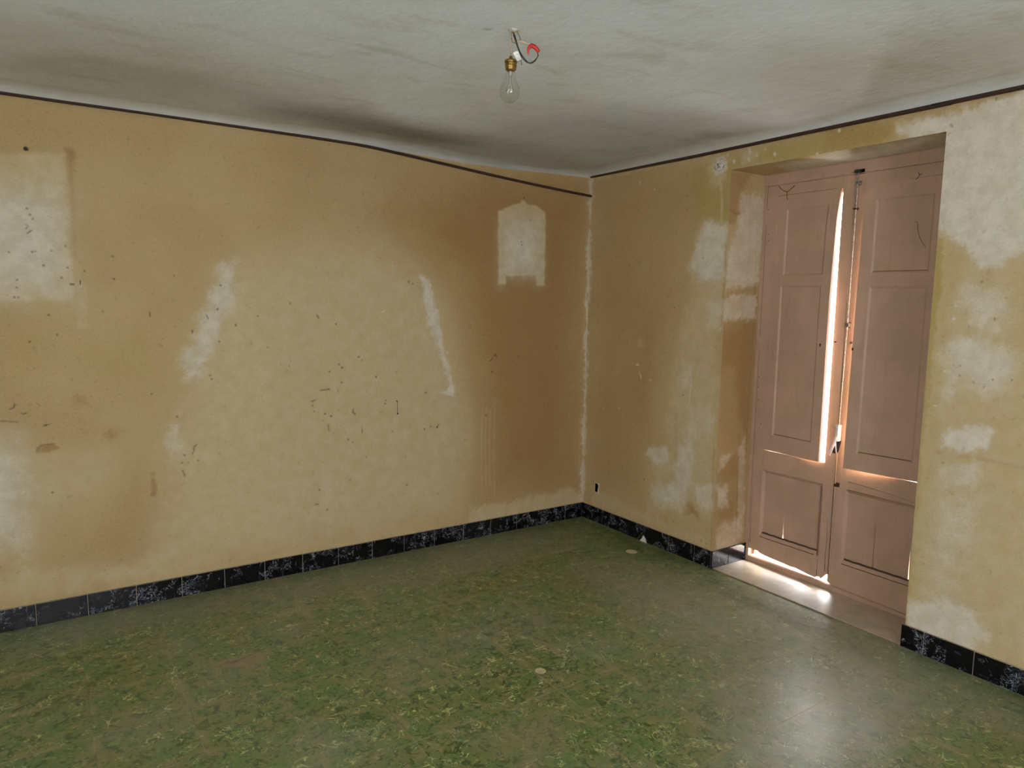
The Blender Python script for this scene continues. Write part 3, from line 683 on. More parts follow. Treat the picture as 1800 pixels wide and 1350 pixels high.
mx = g.node('ShaderNodeMixShader'); g.put(mx.inputs[0], g.math('ADD', .06, g.math('MULTIPLY', g.math('POWER', lw.outputs['Facing'], 3.), .55))); g.put(mx.inputs[1], tr.outputs[0]); g.put(mx.inputs[2], gl.outputs[0]); g.t.links.new(mx.outputs[0], g.out.inputs['Surface'])
M_bulb = g.m

# ------------------------------------------------------------------ room shell
XL, YB = -5.6, -6.6                       # far left wall and the wall behind the camera
NY0, NY1, NZ, ND = -1.236, -2.394, 2.365, .31   # balcony door niche
WATT = ['pale', 'white', 'dark', 'ochre', 'mark']
def ceil_z(x, y):
    d1 = -y; d2 = -x; d = np.minimum(d1, d2)
    z = H + .0035 * np.sin(x * 2.3 + 1) * np.sin(y * 1.9) + .004 * fbm(x * 1.3, y * 1.3, 5)
    sag = -.018 * np.exp(-((x + .85) / .55) ** 2) * np.exp(-(d1 / .5) ** 2)
    hump = -.022 * np.exp(-((x + 1.45) / .5) ** 2 - ((y + .62) / .22) ** 2)
    cove = -.02 * np.clip(1 - d / .075, 0, 1) ** 2 + .006 * np.exp(-((d - .13) / .06) ** 2)
    return z + sag + hump + cove
# left wall (plane y = 0)
us = axis((XL, -3.75, .2), (-3.75, 0, .005)); vs = axis((0, .09, .03), (.09, 2.51, .005))
o, U, V = grid('wall_left', us, vs, lambda U, V: (U, .0025 * fbm(U * 1.5, V * 1.5, 2), V), M_wall)
corner = [('white', 'P', [(-.016, 0.1), (.02, .1), (.02, 2.5), (-.018, 2.5)], .012, .6, 2.2),
          ('pale', 'P', [(-.035, 0.1), (.02, .1), (.02, 2.5), (-.035, 2.5)], .025, .4, 1.8)]
paint(o.data, U, V, SHAPES['left'] + corner, WATT, 1); structure(o)
# right wall (plane x = 0) with the niche opening and the small socket opening
SY0, SY1, SZ0, SZ1 = -.178, -.140, .222, .285
us = axis((YB, -2.8, .2), (-2.8, -2.394, .005), (-2.394, -1.236, .00503), (-1.236, -.178, .005), (-.178, -.14, .0038), (-.14, 0, .005))
vs = axis((0, .09, .03), (.09, .222, .005), (.222, .285, .0045), (.285, 2.365, .005), (2.365, 2.51, .005))
def keepR(u, v):
    return ~((u < NY0) & (u > NY1) & (v < NZ)) & ~((u > SY0) & (u < SY1) & (v > SZ0) & (v < SZ1))
o, U, V = grid('wall_right', us, vs, lambda U, V: (np.zeros(len(U)) + 0, U, V), M_wall, keepR, flip=True)
cornerR = [('white', 'P', [(-.016, 0.1), (.02, .1), (.02, 2.5), (-.018, 2.5)], .012, .6, 2.2),
           ('white', 'P', [(-.185, .216), (-.133, .216), (-.133, .291), (-.185, .291)], .003, .75, .5),
           ('pale', 'P', [(-.035, 0.1), (.02, .1), (.02, 2.5), (-.035, 2.5)], .025, .4, 1.8)]
paint(o.data, U, V, SHAPES['right'] + cornerR, WATT, 40); structure(o)
# reveals of the niche
o, U, V = grid('wall_niche_left', axis((0, ND, .005), (ND, .5, .05)), axis((0, NZ, .005)), lambda U, V: (U, np.zeros(len(U)) + NY0, V), M_wall)
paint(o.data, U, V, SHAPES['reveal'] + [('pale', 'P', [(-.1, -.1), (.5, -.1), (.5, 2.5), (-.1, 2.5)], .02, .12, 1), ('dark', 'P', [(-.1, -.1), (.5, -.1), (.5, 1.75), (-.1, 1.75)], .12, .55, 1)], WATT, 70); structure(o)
o, U, V = grid('wall_niche_right', axis((0, .5, .05)), axis((0, NZ, .05)), lambda U, V: (U, np.zeros(len(U)) + NY1, V), M_wall, flip=True)
paint(o.data, U, V, [('pale', 'P', [(-.1, -.1), (.6, -.1), (.6, 2.5), (-.1, 2.5)], .02, .6, 1)], WATT, 75); structure(o)
o, U, V = grid('wall_niche_top', axis((0, .5, .01)), axis((NY1, NY0, .01)), lambda U, V: (U, V, np.zeros(len(U)) + NZ), M_wall)
paint(o.data, U, V, [('pale', 'P', [(-.1, -3), (.6, -3), (.6, -1.5), (-.1, -1.75)], .12, .8, 1), ('white', 'P', [(.0, -3), (.6, -3), (.6, -1.3), (.1, -1.5)], .1, .85, 1)], WATT, 78); structure(o)
# ceiling
us = axis((XL, -4, .2), (-4, -.2, .02), (-.2, 0, .008)); vs = axis((YB, -3.4, .2), (-3.4, -.2, .02), (-.2, 0, .008))
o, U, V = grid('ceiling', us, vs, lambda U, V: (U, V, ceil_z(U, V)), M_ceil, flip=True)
paint(o.data, U, V, SHAPES['ceiling'], ['shade', 'tint', 'pale', 'mark'], 90); structure(o)
# floor
us = axis((XL, -3.9, .2), (-3.9, .0, .01), (0, .6, .05)); vs = axis((YB, -3.5, .2), (-3.5, 0, .01))
o, U, V = grid('floor', us, vs, lambda U, V: (U, V, np.zeros(len(U))), M_floor)
paint(o.data, U, V, SHAPES['floor'], ['dust_sheen', 'bare', 'mark'], 120); structure(o)
# walls out of the frame: far left and behind the camera, with the window that lights the room
M_plainwall = plain('plain_tan_wall', (190, 165, 120), .85, spec=.2, scale=3)
bm = bmesh.new()
SX0, SX1 = -5.3, -3.7
box(bm, XL - .1, XL, YB, SX0, 0, H + .05); box(bm, XL - .1, XL, SX1, 0.1, 0, H + .05); box(bm, XL - .1, XL, SX0, SX1, 0, .35); box(bm, XL - .1, XL, SX0, SX1, 2.3, H + .05)
structure(finish('wall_far_left', bm, M_plainwall))
wl_ = empty('window_2', (XL, -4.5, .35)); structure(wl_)
bm = bmesh.new()
for a, b, c_, d in ((SX0, SX0 + .05, .35, 2.3), (SX1 - .05, SX1, .35, 2.3), (-4.53, -4.47, .35, 2.3)): box(bm, XL - .07, XL - .02, a, b, c_, d, .004)
for c_, d in ((.35, .40), (2.25, 2.3)): box(bm, XL - .069, XL - .021, SX0, SX1, c_, d, .004)
finish('window_frame', bm, M_door, wl_)
bm = bmesh.new(); box(bm, XL - .047, XL - .043, SX0 + .04, SX1 - .04, .39, 2.26); finish('window_pane', bm, M_glass, wl_)
bm = bmesh.new()
WX0, WX1, WZ0, WZ1 = -4.15, -2.55, .35, 2.3
box(bm, XL, WX0, YB - .1, YB, 0, H + .05); box(bm, WX1, 0.1, YB - .1, YB, 0, H + .05); box(bm, WX0, WX1, YB - .1, YB, 0, WZ0); box(bm, WX0, WX1, YB - .1, YB, WZ1, H + .05)
structure(finish('wall_back', bm, M_plainwall))
wn_ = empty('window_1', (-3.35, YB, WZ0)); structure(wn_)
bm = bmesh.new()
for a, b, c_, d in ((WX0, WX0 + .05, WZ0, WZ1), (WX1 - .05, WX1, WZ0, WZ1), (-3.38, -3.32, WZ0, WZ1)): box(bm, a, b, YB - .07, YB - .02, c_, d, .004)
for c_, d in ((WZ0, WZ0 + .05), (WZ1 - .05, WZ1)): box(bm, WX0, WX1, YB - .069, YB - .021, c_, d, .004)
finish('window_frame', bm, M_door, wn_)
bm = bmesh.new(); box(bm, WX0 + .04, WX1 - .04, YB - .047, YB - .043, WZ0 + .04, WZ1 - .04); finish('window_pane', bm, M_glass, wn_)
# balcony slab outside the door
bm = bmesh.new(); box(bm, .36, 2.4, -3.4, -.2, -.12, -.01); structure(finish('balcony_floor', bm, M_out))
# outer leaves of the walls so that the sky only comes in through the openings
bm = bmesh.new()
box(bm, .001, .5, NY0 + .001, .2, -.1, H + .1); box(bm, .001, .5, YB, NY1 - .001, -.1, H + .1); box(bm, .001, .5, NY1 - .001, NY0 + .001, NZ + .001, H + .1)
# the socket opening stays hollow
bmesh.ops.delete(bm, geom=[f_ for f_ in bm.faces if abs(f_.calc_center_median().x - .001) < 1e-4], context='FACES_ONLY')
structure(finish('wall_outer', bm, M_out))
bm = bmesh.new(); box(bm, XL - .1, .5, YB - .1, .2, H + .06, H + .12); structure(finish('ceiling_slab', bm, M_out))

# skirting tiles
def skirt(name, p0, p1, joints, nrm):
    """tiles from p0 to p1 along x or y; joints = cut positions along the run"""
    bm = bmesh.new(); cuts = sorted([p0] + list(joints) + [p1]); rng = np.random.RandomState(abs(hash(name[-3:])) % 7 + 3 if False else 5)
    for a, b in zip(cuts[:-1], cuts[1:]):
        t = .0115 + rng.uniform(-.0008, .0008); h = .109 + rng.uniform(-.001, .001); g_ = .0012
        if nrm == 'y': box(bm, a + g_, b - g_, -t, -.0006, .0005, h, .0022)
        elif nrm == 'x': box(bm, -t, -.0006, a + g_, b - g_, .0005, h, .0022)
        else: box(bm, a + g_, b - g_, NY0 - t, NY0 - .0006, .0005, h, .0022)
    return structure(finish(name, bm, M_marble))
skirt('baseboard_left', XL, -.012, [-.17] + [-.387 - .2165 * k for k in range(22)], 'y')
sk = skirt('baseboard_right', NY0 - .0, -.0, [-.236, -.453, -.67, -.888, -1.105], 'x')
skirt('baseboard_front', YB, NY1 + .012, [-2.486, -2.698] + [-2.698 - .2165 * k for k in range(1, 16)], 'x')
skirt('baseboard_niche', -.012, ND, [.14], 'n')
# grout showing in the joints and along the top
M_grout = plain('skirting_grout', (158, 146, 124), .9)
bm = bmesh.new()
box(bm, XL, -.001, -.0085, -.0003, 0, .1105); box(bm, -.0085, -.0003, NY0, 0, 0, .1105); box(bm, -.0085, -.0003, YB, NY1 + .008, 0, .1105); box(bm, 0, ND, NY0 - .0085, NY0 - .0003, 0, .1105)
structure(finish('baseboard_grout', bm, M_grout))
# plaster in the broken corner between two skirting tiles
bm = bmesh.new()
prism_yz(bm, [(-.632, .0), (-.652, .022), (-.661, .046), (-.668, .038), (-.683, .028), (-.696, .0)], -.0135, -.002)
structure(finish('baseboard_broken_corner', bm, M_plaster))

# niche threshold slabs
bm = bmesh.new()
box(bm, .002, ND + .02, NY0 - .001, -1.756, -.01, .0022, .0008); box(bm, .002, ND + .02, -1.7585, NY1 + .001, -.01, .0022, .0008)
structure(finish('trim_threshold', bm, N_stone()))

# dark cords along the tops of the walls
bm = bmesh.new()
tube(bm, [(XL, -.011, 2.486), (-3.42, -.011, 2.4845), (-2.9, -.011, 2.4865), (-2.26, -.011, 2.485), (-1.89, -.011, 2.483), (-1.68, -.011, 2.4765), (-1.478, -.012, 2.461), (-1.253, -.012, 2.4425), (-.764, -.012, 2.402), (-.35, -.012, 2.373), (-.006, -.012, 2.353)], .0086, 10)
structure(finish('trim_1', bm, M_trim, smooth=True))
bm = bmesh.new()
tube(bm, [(-.012, -.012, 2.487), (-.012, -.5, 2.484), (-.011, -1.0, 2.481), (-.011, -1.656, 2.483), (-.011, -2.38, 2.4815), (-.011, -2.68, 2.484), (-.011, YB, 2.484)], .0105, 10)
structure(finish('trim_2', bm, M_trim, smooth=True))

# ------------------------------------------------------------------ balcony door
D = empty('door_1', (ND, -1.8, 0)); structure(D)
X0 = ND
LY0, LY1 = -1.2615, -1.8015    # left leaf
RY0, RY1 = -1.8045, -2.352     # right leaf
LT = 2.298
bm = bmesh.new()
box(bm, X0, X0 + .07, -1.2365, -1.2605, 0, 2.355, .002); box(bm, X0, X0 + .07, -2.3535, -2.3935, 0, 2.355, .002)
box(bm, X0 - .003, X0 + .07, -1.2365, -2.3935, 2.301, 2.3635, .003)
box(bm, X0 + .0435, X0 + .069, -1.26, -2.354, 2.280, 2.302, .001)
box(bm, X0 + .0435, X0 + .069, -1.26, -1.275, .04, 2.281, .001); box(bm, X0 + .0435, X0 + .069, -2.338, -2.354, .04, 2.281, .001)
finish('door_frame', bm, M_door, D)
bm = bmesh.new()
t0 = [(X0 + .002, .0), (X0 + .002, .03), (X0 + .012, .036), (X0 + .07, .038), (X0 + .07, 0)]
a = [bm.verts.new((x, -1.2605, z)) for x, z in t0]; b = [bm.verts.new((x, -1.806, z * .95)) for x, z in t0]; c_ = [bm.verts.new((x - .004, -2.3535, z * .62)) for x, z in t0]
for s_, e_ in ((a, b), (b, c_)):
    for i in range(5): bm.faces.new((s_[i], e_[i], e_[(i + 1) % 5], s_[(i + 1) % 5]))
bm.faces.new(a); bm.faces.new(c_[::-1])
finish('sill', bm, M_door, D)
def leaf(name, y0, y1, oy0, oy1, py0, py1, bottom, label):
    """y0 > y1 outer edges, oy0/oy1 upper opening, py0/py1 lower panel opening, bottom = ragged bottom outline (y, z) from y0 to y1"""
    lf = empty(name, (X0, (y0 + y1) / 2, .05)); lf.parent = D; lf.matrix_parent_inverse = Matrix.Translation(-D.location); lf['label'] = label
    bm = bmesh.new(); T = .042
    box(bm, X0, X0 + T, oy0, y0, .22, LT, .0018)          # hinge stile
    box(bm, X0, X0 + T, y1, oy1, .22, LT, .0018)          # meeting stile
    box(bm, X0 + .0004, X0 + T - .0004, oy1 - .002, oy0 + .002, 2.235, LT, .0018)
    box(bm, X0 + .0004, X0 + T - .0004, oy1 - .002, oy0 + .002, .598, .722, .0018)
    # bottom rail with its broken lower edge, one board with the stile feet
    pl = [(y0, .2202), (y0, bottom[0][1])] + bottom[1:-1] + [(y1, bottom[-1][1]), (y1, .2202), (oy1 + .0, .2202), (oy1, .178), (oy0, .178), (oy0, .2202)]
    prism_yz(bm, pl, X0 + .0002, X0 + T - .0002)
    # bevelled moulding at the foot of the lower panel
    z0, z1 = .178, .204
    v = [bm.verts.new(q) for q in ((X0 + .0002, py0, z0), (X0 + .0002, py1, z0), (X0 + .017, py1 + .012, z1), (X0 + .017, py0 - .012, z1))]; bm.faces.new(v)
    v2 = [bm.verts.new(q) for q in ((X0 + .0002, py0, z0), (X0 + .017, py0 - .012, z1), (X0 + .017, py0 - .012, .58), (X0 + .0002, py0, .598))]; bm.faces.new(v2)
    v3 = [bm.verts.new(q) for q in ((X0 + .0002, py1, z0), (X0 + .017, py1 + .012, z1), (X0 + .017, py1 + .012, .58), (X0 + .0002, py1, .598))]; bm.faces.new(v3)
    v4 = [bm.verts.new(q) for q in ((X0 + .0002, py0, .598), (X0 + .0002, py1, .598), (X0 + .017, py1 + .012, .58), (X0 + .017, py0 - .012, .58))]; bm.faces.new(v4)
    # unseen stops behind the shutters, added to block light along their edges
    box(bm, X0 + .0225, X0 + T - .001, oy1 + .0005, oy0 - .0005, 2.214, 2.2352, .001)
    hy = oy0 if abs(oy0 - y0) > .06 and y0 > -1.5 else oy1
    if hy == oy0: box(bm, X0 + .0225, X0 + T - .001, oy0 - .018, oy0 + .0004, .723, 2.2345, .001)
    else: box(bm, X0 + .0225, X0 + T - .001, oy1 - .0004, oy1 + .018, .723, 2.2345, .001)
    o = finish('leaf_frame', bm, M_door, lf)
    o.matrix_parent_inverse = Matrix.Translation(-Vector(lf.location))
    return lf
def under(parent, name, bm, mat, smooth=False):
    o = finish(name, bm, mat, None, smooth); o.parent = parent; o.matrix_parent_inverse = Matrix.Translation(-Vector(parent.location)); return o
LL = leaf('door_leaf', LY0, LY1, -1.335, -1.738, -1.335, -1.728,
          [(LY0, .082), (-1.285, .084), (-1.30, .079), (-1.33, .083), (-1.345, .074), (-1.40, .066), (-1.46, .063), (-1.52, .060), (-1.56, .0565), (-1.60, .0590), (-1.64, .053), (-1.69, .0475), (-1.725, .046), (-1.74, .055), (-1.75, .0575), (-1.76, .05), (-1.775, .066), (-1.79, .085), (LY1, .092)],
          'left leaf with a broken lower edge and its shutter ajar')
RL = leaf('door_leaf', RY0, RY1, -1.872, -2.285, -1.872, -2.285,
          [(RY0, .045), (-1.83, .036), (-1.9, .0365), (-2.1, .03), (-2.3, .0245), (RY1, .024)],
          'right leaf with its shutter ajar')
# lower panels (the left one has split from its foot)
bm = bmesh.new()
prism_yz(bm, [(-1.33, .17), (-1.33, .61), (-1.742, .61), (-1.742, .17), (-1.4985, .17), (-1.4965, .19), (-1.4925, .232), (-1.4895, .37), (-1.4885, .232), (-1.4865, .20), (-1.4835, .17)], X0 + .0172, X0 + .03)
under(LL, 'bottom_panel', bm, M_door)
bm = bmesh.new()
prism_yz(bm, [(-1.866, .17), (-1.866, .61), (-2.29, .61), (-2.29, .17), (-2.2365, .17), (-2.2345, .25), (-2.231, .45), (-2.2305, .25), (-2.231, .17)], X0 + .0172, X0 + .03)
under(RL, 'bottom_panel', bm, M_door)
# glazing behind the shutters
for lf, y0, y1 in ((LL, -1.335, -1.738), (RL, -1.872, -2.285)):
    bm = bmesh.new(); box(bm, X0 + .0345, X0 + .0375, y1 + .001, y0 - .001, .7225, 2.2345); under(lf, 'glass_pane', bm, M_glass)
# panelled shutters, hung on the outer stiles and standing ajar
def shutter(lf, yh, yf, prof_dx, prof_y, panels):
    T = .018; bm = bmesh.new(); zs0, zs1 = .7262, 2.2346
    W = abs(yf - yh); s = -1 if yf < yh else 1
    def col(t): return yh + s * t * W
    # front sheet as cells between the panel edges; recessed fields with mouldings
    xs = X0 - .006
    fields = []
    for (a, b, z0, z1) in panels: fields.append((abs(a - yh) / W, abs(b - yh) / W, z0, z1))
    ts = sorted(set([0, 1] + [round(v, 5) for fl in fields for v in fl[:2]])); zz = sorted(set([zs0, zs1] + [v for fl in fields for v in fl[2:]]))
    # subdivide in height for the warp
    zz2 = []
    for a, b in zip(zz[:-1], zz[1:]):
        k = max(1, int((b - a) / .08)); zz2 += [a + (b - a) * i / k for i in range(k)]
    zz2.append(zz[-1])
    def infield(t, z): return any(fl[0] - 1e-4 < t < fl[1] + 1e-4 and fl[2] - 1e-4 < z < fl[3] + 1e-4 for fl in fields)
    V_ = {}
    def vert(t, z, x):
        k = (round(t, 5), round(z, 5), round(x, 5))
        if k not in V_: V_[k] = bm.verts.new((x, col(t), z))
        return V_[k]
    for t0_, t1_ in zip(ts[:-1], ts[1:]):
        for z0_, z1_ in zip(zz2[:-1], zz2[1:]):
            if infield((t0_ + t1_) / 2, (z0_ + z1_) / 2): continue
            bm.faces.new((vert(t0_, z0_, xs), vert(t1_, z0_, xs), vert(t1_, z1_, xs), vert(t0_, z1_, xs)))
    m_ = .010 / W; dp = .0065
    for (ta, tb, z0_, z1_) in fields:
        zi = [z for z in zz2 if z0_ - 1e-6 <= z <= z1_ + 1e-6]
        def zin(z): return min(max(z, z0_ + .010), z1_ - .010)
        for za, zb in zip(zi[:-1], zi[1:]):
            bm.faces.new((vert(ta, za, xs), vert(ta + m_, zin(za), xs + dp), vert(ta + m_, zin(zb), xs + dp), vert(ta, zb, xs)))
            bm.faces.new((vert(tb, za, xs), vert(tb - m_, zin(za), xs + dp), vert(tb - m_, zin(zb), xs + dp), vert(tb, zb, xs)))
            bm.faces.new((vert(ta + m_, zin(za), xs + dp), vert(tb - m_, zin(za), xs + dp), vert(tb - m_, zin(zb), xs + dp), vert(ta + m_, zin(zb), xs + dp)))
        for ze in (z0_, z1_):
            bm.faces.new((vert(ta, ze, xs), vert(tb, ze, xs), vert(tb - m_, zin(ze), xs + dp), vert(ta + m_, zin(ze), xs + dp)))
    # back and edges
    for za, zb in zip(zz2[:-1], zz2[1:]):
        bm.faces.new((vert(0, za, xs + T), vert(1, za, xs + T), vert(1, zb, xs + T), vert(0, zb, xs + T)))
        for t in (0, 1): bm.faces.new((vert(t, za, xs), vert(t, za, xs + T), vert(t, zb, xs + T), vert(t, zb, xs)))
    for ze in (zs0, zs1):
        for t0_, t1_ in zip(ts[:-1], ts[1:]):
            bm.faces.new((vert(t0_, ze, xs), vert(t1_, ze, xs), vert(t1_, ze, xs + T), vert(t0_, ze, xs + T)))
    for v in bm.verts:      # swing and warp about the hinge edge
        t = abs(v.co.y - yh) / W; z = v.co.z
        dx = np.interp(z, *prof_dx); dy = np.interp(z, *prof_y)
        th = dx / W; x_ = v.co.x - X0; r_ = t * W
        v.co.x = X0 + x_ * math.cos(th) - r_ * math.sin(th)
        v.co.y = yh + s * (r_ * math.cos(th)) + s * (x_ * math.sin(th)) * 1.0 + dy * t
    return under(lf, 'shutter', bm, M_door)
shutter(LL, -1.3365, -1.7245, ([.72, 1.4, 1.66, 2.05, 2.23], [.026, .028, .028, .012, .001]), ([.72, 1.4, 2.1, 2.23], [.004, .003, .002, -.009]),
        [(-1.402, -1.668, 1.773, 2.155), (-1.392, -1.667, .821, 1.714)])
shutter(RL, -2.2835, -1.8755, ([.72, 1.4, 2.23], [.047, .036, .016]), ([.72, 2.23], [0, 0]),
        [(-2.222, -1.938, 1.773, 2.153), (-2.222, -1.938, .817, 1.705)])
# small hardware of the shutters
def peg(lf, loc, r_=.004, ln=.014, mat=None, name='shutter_catch'):
    bm = bmesh.new(); lathe(bm, [(r_ * .6, 0), (r_, -.002), (r_, -ln * .7), (r_ * .6, -ln)], loc, 10, 'X'); return under(lf, name, bm, mat or M_iron)
def hook(lf, loc, s=1):
    x, y, z = loc; bm = bmesh.new()
    box(bm, x - .002, x + .003, y - .007, y + .007, z - .003, z + .003, .0006); box(bm, x - .012, x + .001, y + s * .004 - .0025, y + s * .004 + .0025, z - .012, z + .003, .0006)
    return under(lf, 'shutter_catch', bm, M_iron)
hook(LL, (.285, -1.680, 1.389), -1); hook(RL, (.272, -1.885, 1.379), 1)
peg(LL, (X0, -1.757, 1.405)); peg(RL, (X0, -1.848, 1.405), .006)
for lf, ys in ((LL, -1.2605),):
    for z0 in (2.12, 1.36, .19):
        bm = bmesh.new(); lathe(bm, [(.002, -.045), (.0048, -.043), (.0048, -.001), (.0036, 0), (.0048, .001), (.0048, .043), (.002, .045)], (X0 - .003, ys, z0), 10, 'Z'); under(lf, 'hinge', bm, M_door)
for z0 in (2.05, 1.35, .85):
    bm = bmesh.new(); lathe(bm, [(.002, -.03), (.004, -.028), (.004, .028), (.002, .03)], (X0 - .005, -1.3355, z0), 8, 'Z'); under(LL, 'hinge', bm, M_door)
    bm = bmesh.new(); lathe(bm, [(.002, -.03), (.004, -.028), (.004, .028), (.002, .03)], (X0 - .005, -2.2845, z0), 8, 'Z'); under(RL, 'hinge', bm, M_door)
# screw heads and nail holes on the left stile
for y, z in ((-1.283, 2.02), (-1.272, 2.165), (-1.285, 1.98), (-1.272, 1.164), (-1.270, 1.101), (-1.305, .878), (-1.275, .13), (-1.273, 1.02)):
    peg(LL, (X0 - .0001, y, z), .0028, .0016, M_iron, 'screw')
# cracks: narrow dark slivers open in the paint at the foot of the door
def crack_or_gap(lf, x, pts, w_):
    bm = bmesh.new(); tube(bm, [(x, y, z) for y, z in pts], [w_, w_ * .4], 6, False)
    return under(lf, 'crack_or_gap', bm, M_iron)
crack_or_gap(LL, X0, [(-1.782, .10), (-1.780, .19), (-1.783, .28), (-1.779, .40)], .0016)
crack_or_gap(LL, X0, [(-1.735, .058), (-1.7355, .10), (-1.7345, .16)], .0014)
crack_or_gap(LL, X0, [(-1.272, .12), (-1.2715, .2), (-1.272, .5)], .001)
crack_or_gap(RL, X0 + .017, [(-2.045, .205), (-2.043, .28), (-2.045, .36), (-2.041, .45)], .0011)
crack_or_gap(RL, X0, [(-1.885, .645), (-1.97, .642), (-2.1, .632), (-2.24, .615)], .0013)
crack_or_gap(RL, X0, [(-1.885, .60), (-1.98, .60), (-2.24, .597)], .0014)
crack_or_gap(RL, X0 + .0015, [(-1.8032, .05), (-1.8035, .3), (-1.803, .6), (-1.8035, .78)], .0024)  # dark strips shading the meeting gap between the leaves
crack_or_gap(RL, X0 + .001, [(-1.8035, .96), (-1.803, 1.2), (-1.8035, 1.62)], .0016)
# dark strips along the ledges of the lower panels
M_strip = plain('dark_strip', (74, 54, 38), .9, varyc=.4, scale=200)
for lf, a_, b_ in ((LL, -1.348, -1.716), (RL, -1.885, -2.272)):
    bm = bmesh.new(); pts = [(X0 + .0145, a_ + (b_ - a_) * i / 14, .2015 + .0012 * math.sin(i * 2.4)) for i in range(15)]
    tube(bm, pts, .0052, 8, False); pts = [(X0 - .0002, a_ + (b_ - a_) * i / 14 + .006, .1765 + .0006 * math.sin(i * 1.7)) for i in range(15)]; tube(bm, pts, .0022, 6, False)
    under(lf, 'dark_strip', bm, M_strip)
def shade_line(lf, pts, r_):  # dark lines that put shade into the joints and lower bevels
    bm = bmesh.new(); tube(bm, pts, r_, 6, False); return under(lf, 'joint_shade', bm, M_strip)
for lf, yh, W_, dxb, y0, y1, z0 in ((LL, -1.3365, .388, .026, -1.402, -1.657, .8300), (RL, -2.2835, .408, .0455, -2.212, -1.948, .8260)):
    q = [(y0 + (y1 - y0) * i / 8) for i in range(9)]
    shade_line(lf, [(X0 + .0012 - dxb * abs(y - yh) / W_, y, z0) for y in q], .0028)
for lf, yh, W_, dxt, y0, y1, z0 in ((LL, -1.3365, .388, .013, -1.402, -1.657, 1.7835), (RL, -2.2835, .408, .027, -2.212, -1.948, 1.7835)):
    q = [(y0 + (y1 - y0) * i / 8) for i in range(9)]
    shade_line(lf, [(X0 + .0012 - dxt * abs(y - yh) / W_, y, z0) for y in q], .0018)
shade_line(LL, [(X0, -1.337, 2.2358), (X0, -1.70, 2.2358)], .0015)
shade_line(RL, [(X0, -1.876, 2.2358), (X0, -2.283, 2.2358)], .0015)
shade_line(LL, [(X0, -1.3352, .74), (X0, -1.3352, 2.235)], .0010)
shade_line(LL, [(X0, -1.264, 2.2992), (X0, -1.800, 2.2992)], .0014)
shade_line(RL, [(X0, -1.806, 2.2992), (X0, -2.35, 2.2992)], .0014)
shade_line(LL, [(X0, -1.2611, .10), (X0, -1.2611, 2.298)], .0009)
# espagnolette bolt on the meeting stiles
B = empty('espagnolette_bolt', (.292, -1.826, 1.0)); B.parent = D; B.matrix_parent_inverse = Matrix.Translation(-D.location)
RX, RY = .2935, -1.8225
bm = bmesh.new(); tube(bm, [(RX, RY - .006, 2.312), (RX, RY - .004, 2.0), (RX, RY - .003, 1.5), (RX, RY + .005, .95)], .0042, 10, False); under(B, 'rod', bm, M_steel)
bm = bmesh.new(); tube(bm, [(RX, RY + .005, .79), (RX, RY + .003, .55), (RX, RY + .003, .06)], .0036, 10, False); under(B, 'rod', bm, M_door)
def keeper(z, w_=.022, h_=.018, m_=None):
    bm = bmesh.new(); y = RY - .003
    box(bm, X0 - .003, X0 - .0003, y - w_, y + w_, z - h_ * .6, z + h_ * .6, .001)
    for s in (-1, 1): box(bm, RX - .006, X0 - .002, y + s * .0085 - .002, y + s * .0085 + .002, z - h_ * .4, z + h_ * .4, .0006)
    box(bm, RX - .0075, RX - .005, y - .0105, y + .0105, z - h_ * .4, z + h_ * .4, .0006)
    return under(B, 'keeper', bm, m_ or M_iron)
keeper(2.308, .03, .022); keeper(2.248, .018, .02, M_steel); keeper(2.115, .008, .010); keeper(1.50, .014, .026, M_steel); keeper(.615, .011, .02)
bm = bmesh.new()
prism_yz(bm, [(RY + .000, .955), (RY + .018, .955), (RY + .020, .885), (RY + .034, .835), (RY + .040, .790), (RY + .024, .786), (RY + .006, .80), (RY - .006, .86)], X0 - .004, X0 - .0003)
under(B, 'backplate', bm, M_iron)
bm = bmesh.new()
box(bm, .272, .306, RY - .006, RY + .012, .862, .955, .004)
tube(bm, [(.285, RY + .02, .948), (.285, RY - .005, .944)], .003, 8, False)
under(B, 'lock_case', bm, M_lever)
bm = bmesh.new()
lathe(bm, [(.004, .012), (.0095, .010), (.0095, -.004), (.006, -.008)], (.268, RY - .001, .885), 16, 'X')
tube(bm, [(.262, RY - .001, .888), (.256, RY + .001, .86), (.250, RY + .006, .832), (.246, RY + .014, .806), (.247, RY + .020, .786)], [.0065, .0062], 10)
tube(bm, [(.262, RY, .86), (.262, RY - .004, .83), (.268, RY - .006, .800)], [.0045, .0022], 8)
for v in bm.verts:
    if v.co.z < .865: v.co.y = v.co.y
under(B, 'lever', bm, M_lever)

# ------------------------------------------------------------------ hanging bulb
PX, PY = -1.9699, -1.9223
PZ = float(ceil_z(np.array([PX]), np.array([PY]))[0])
Pn = empty('hanging_light_bulb', (PX, PY, PZ))
tag(Pn, 'clear bare light bulb in a brass holder hanging from ceiling wires', 'light bulb')
def pp(l): return [(PX + x, PY + y, PZ + z) for x, y, z in l]
def pd(name, bm, mat, smooth=True, par=None):
    o = finish(name, bm, mat, None, smooth); q = par or Pn; o.parent = q
    o.matrix_parent_inverse = Matrix.Translation(-Pn.location) if q is Pn else Matrix.Identity(4); return o
bm = bmesh.new()
rr = np.random.RandomState(4)
lathe(bm, [(.0015, -.006), (.008, -.005), (.015, -.0025), (.02, .001)], (PX + .004, PY - .003, PZ), 14)
for v in bm.verts: v.co += Vector(rr.uniform(-.0015, .0015, 3))
pd('ceiling_plaster_lump', bm, M_plaster)
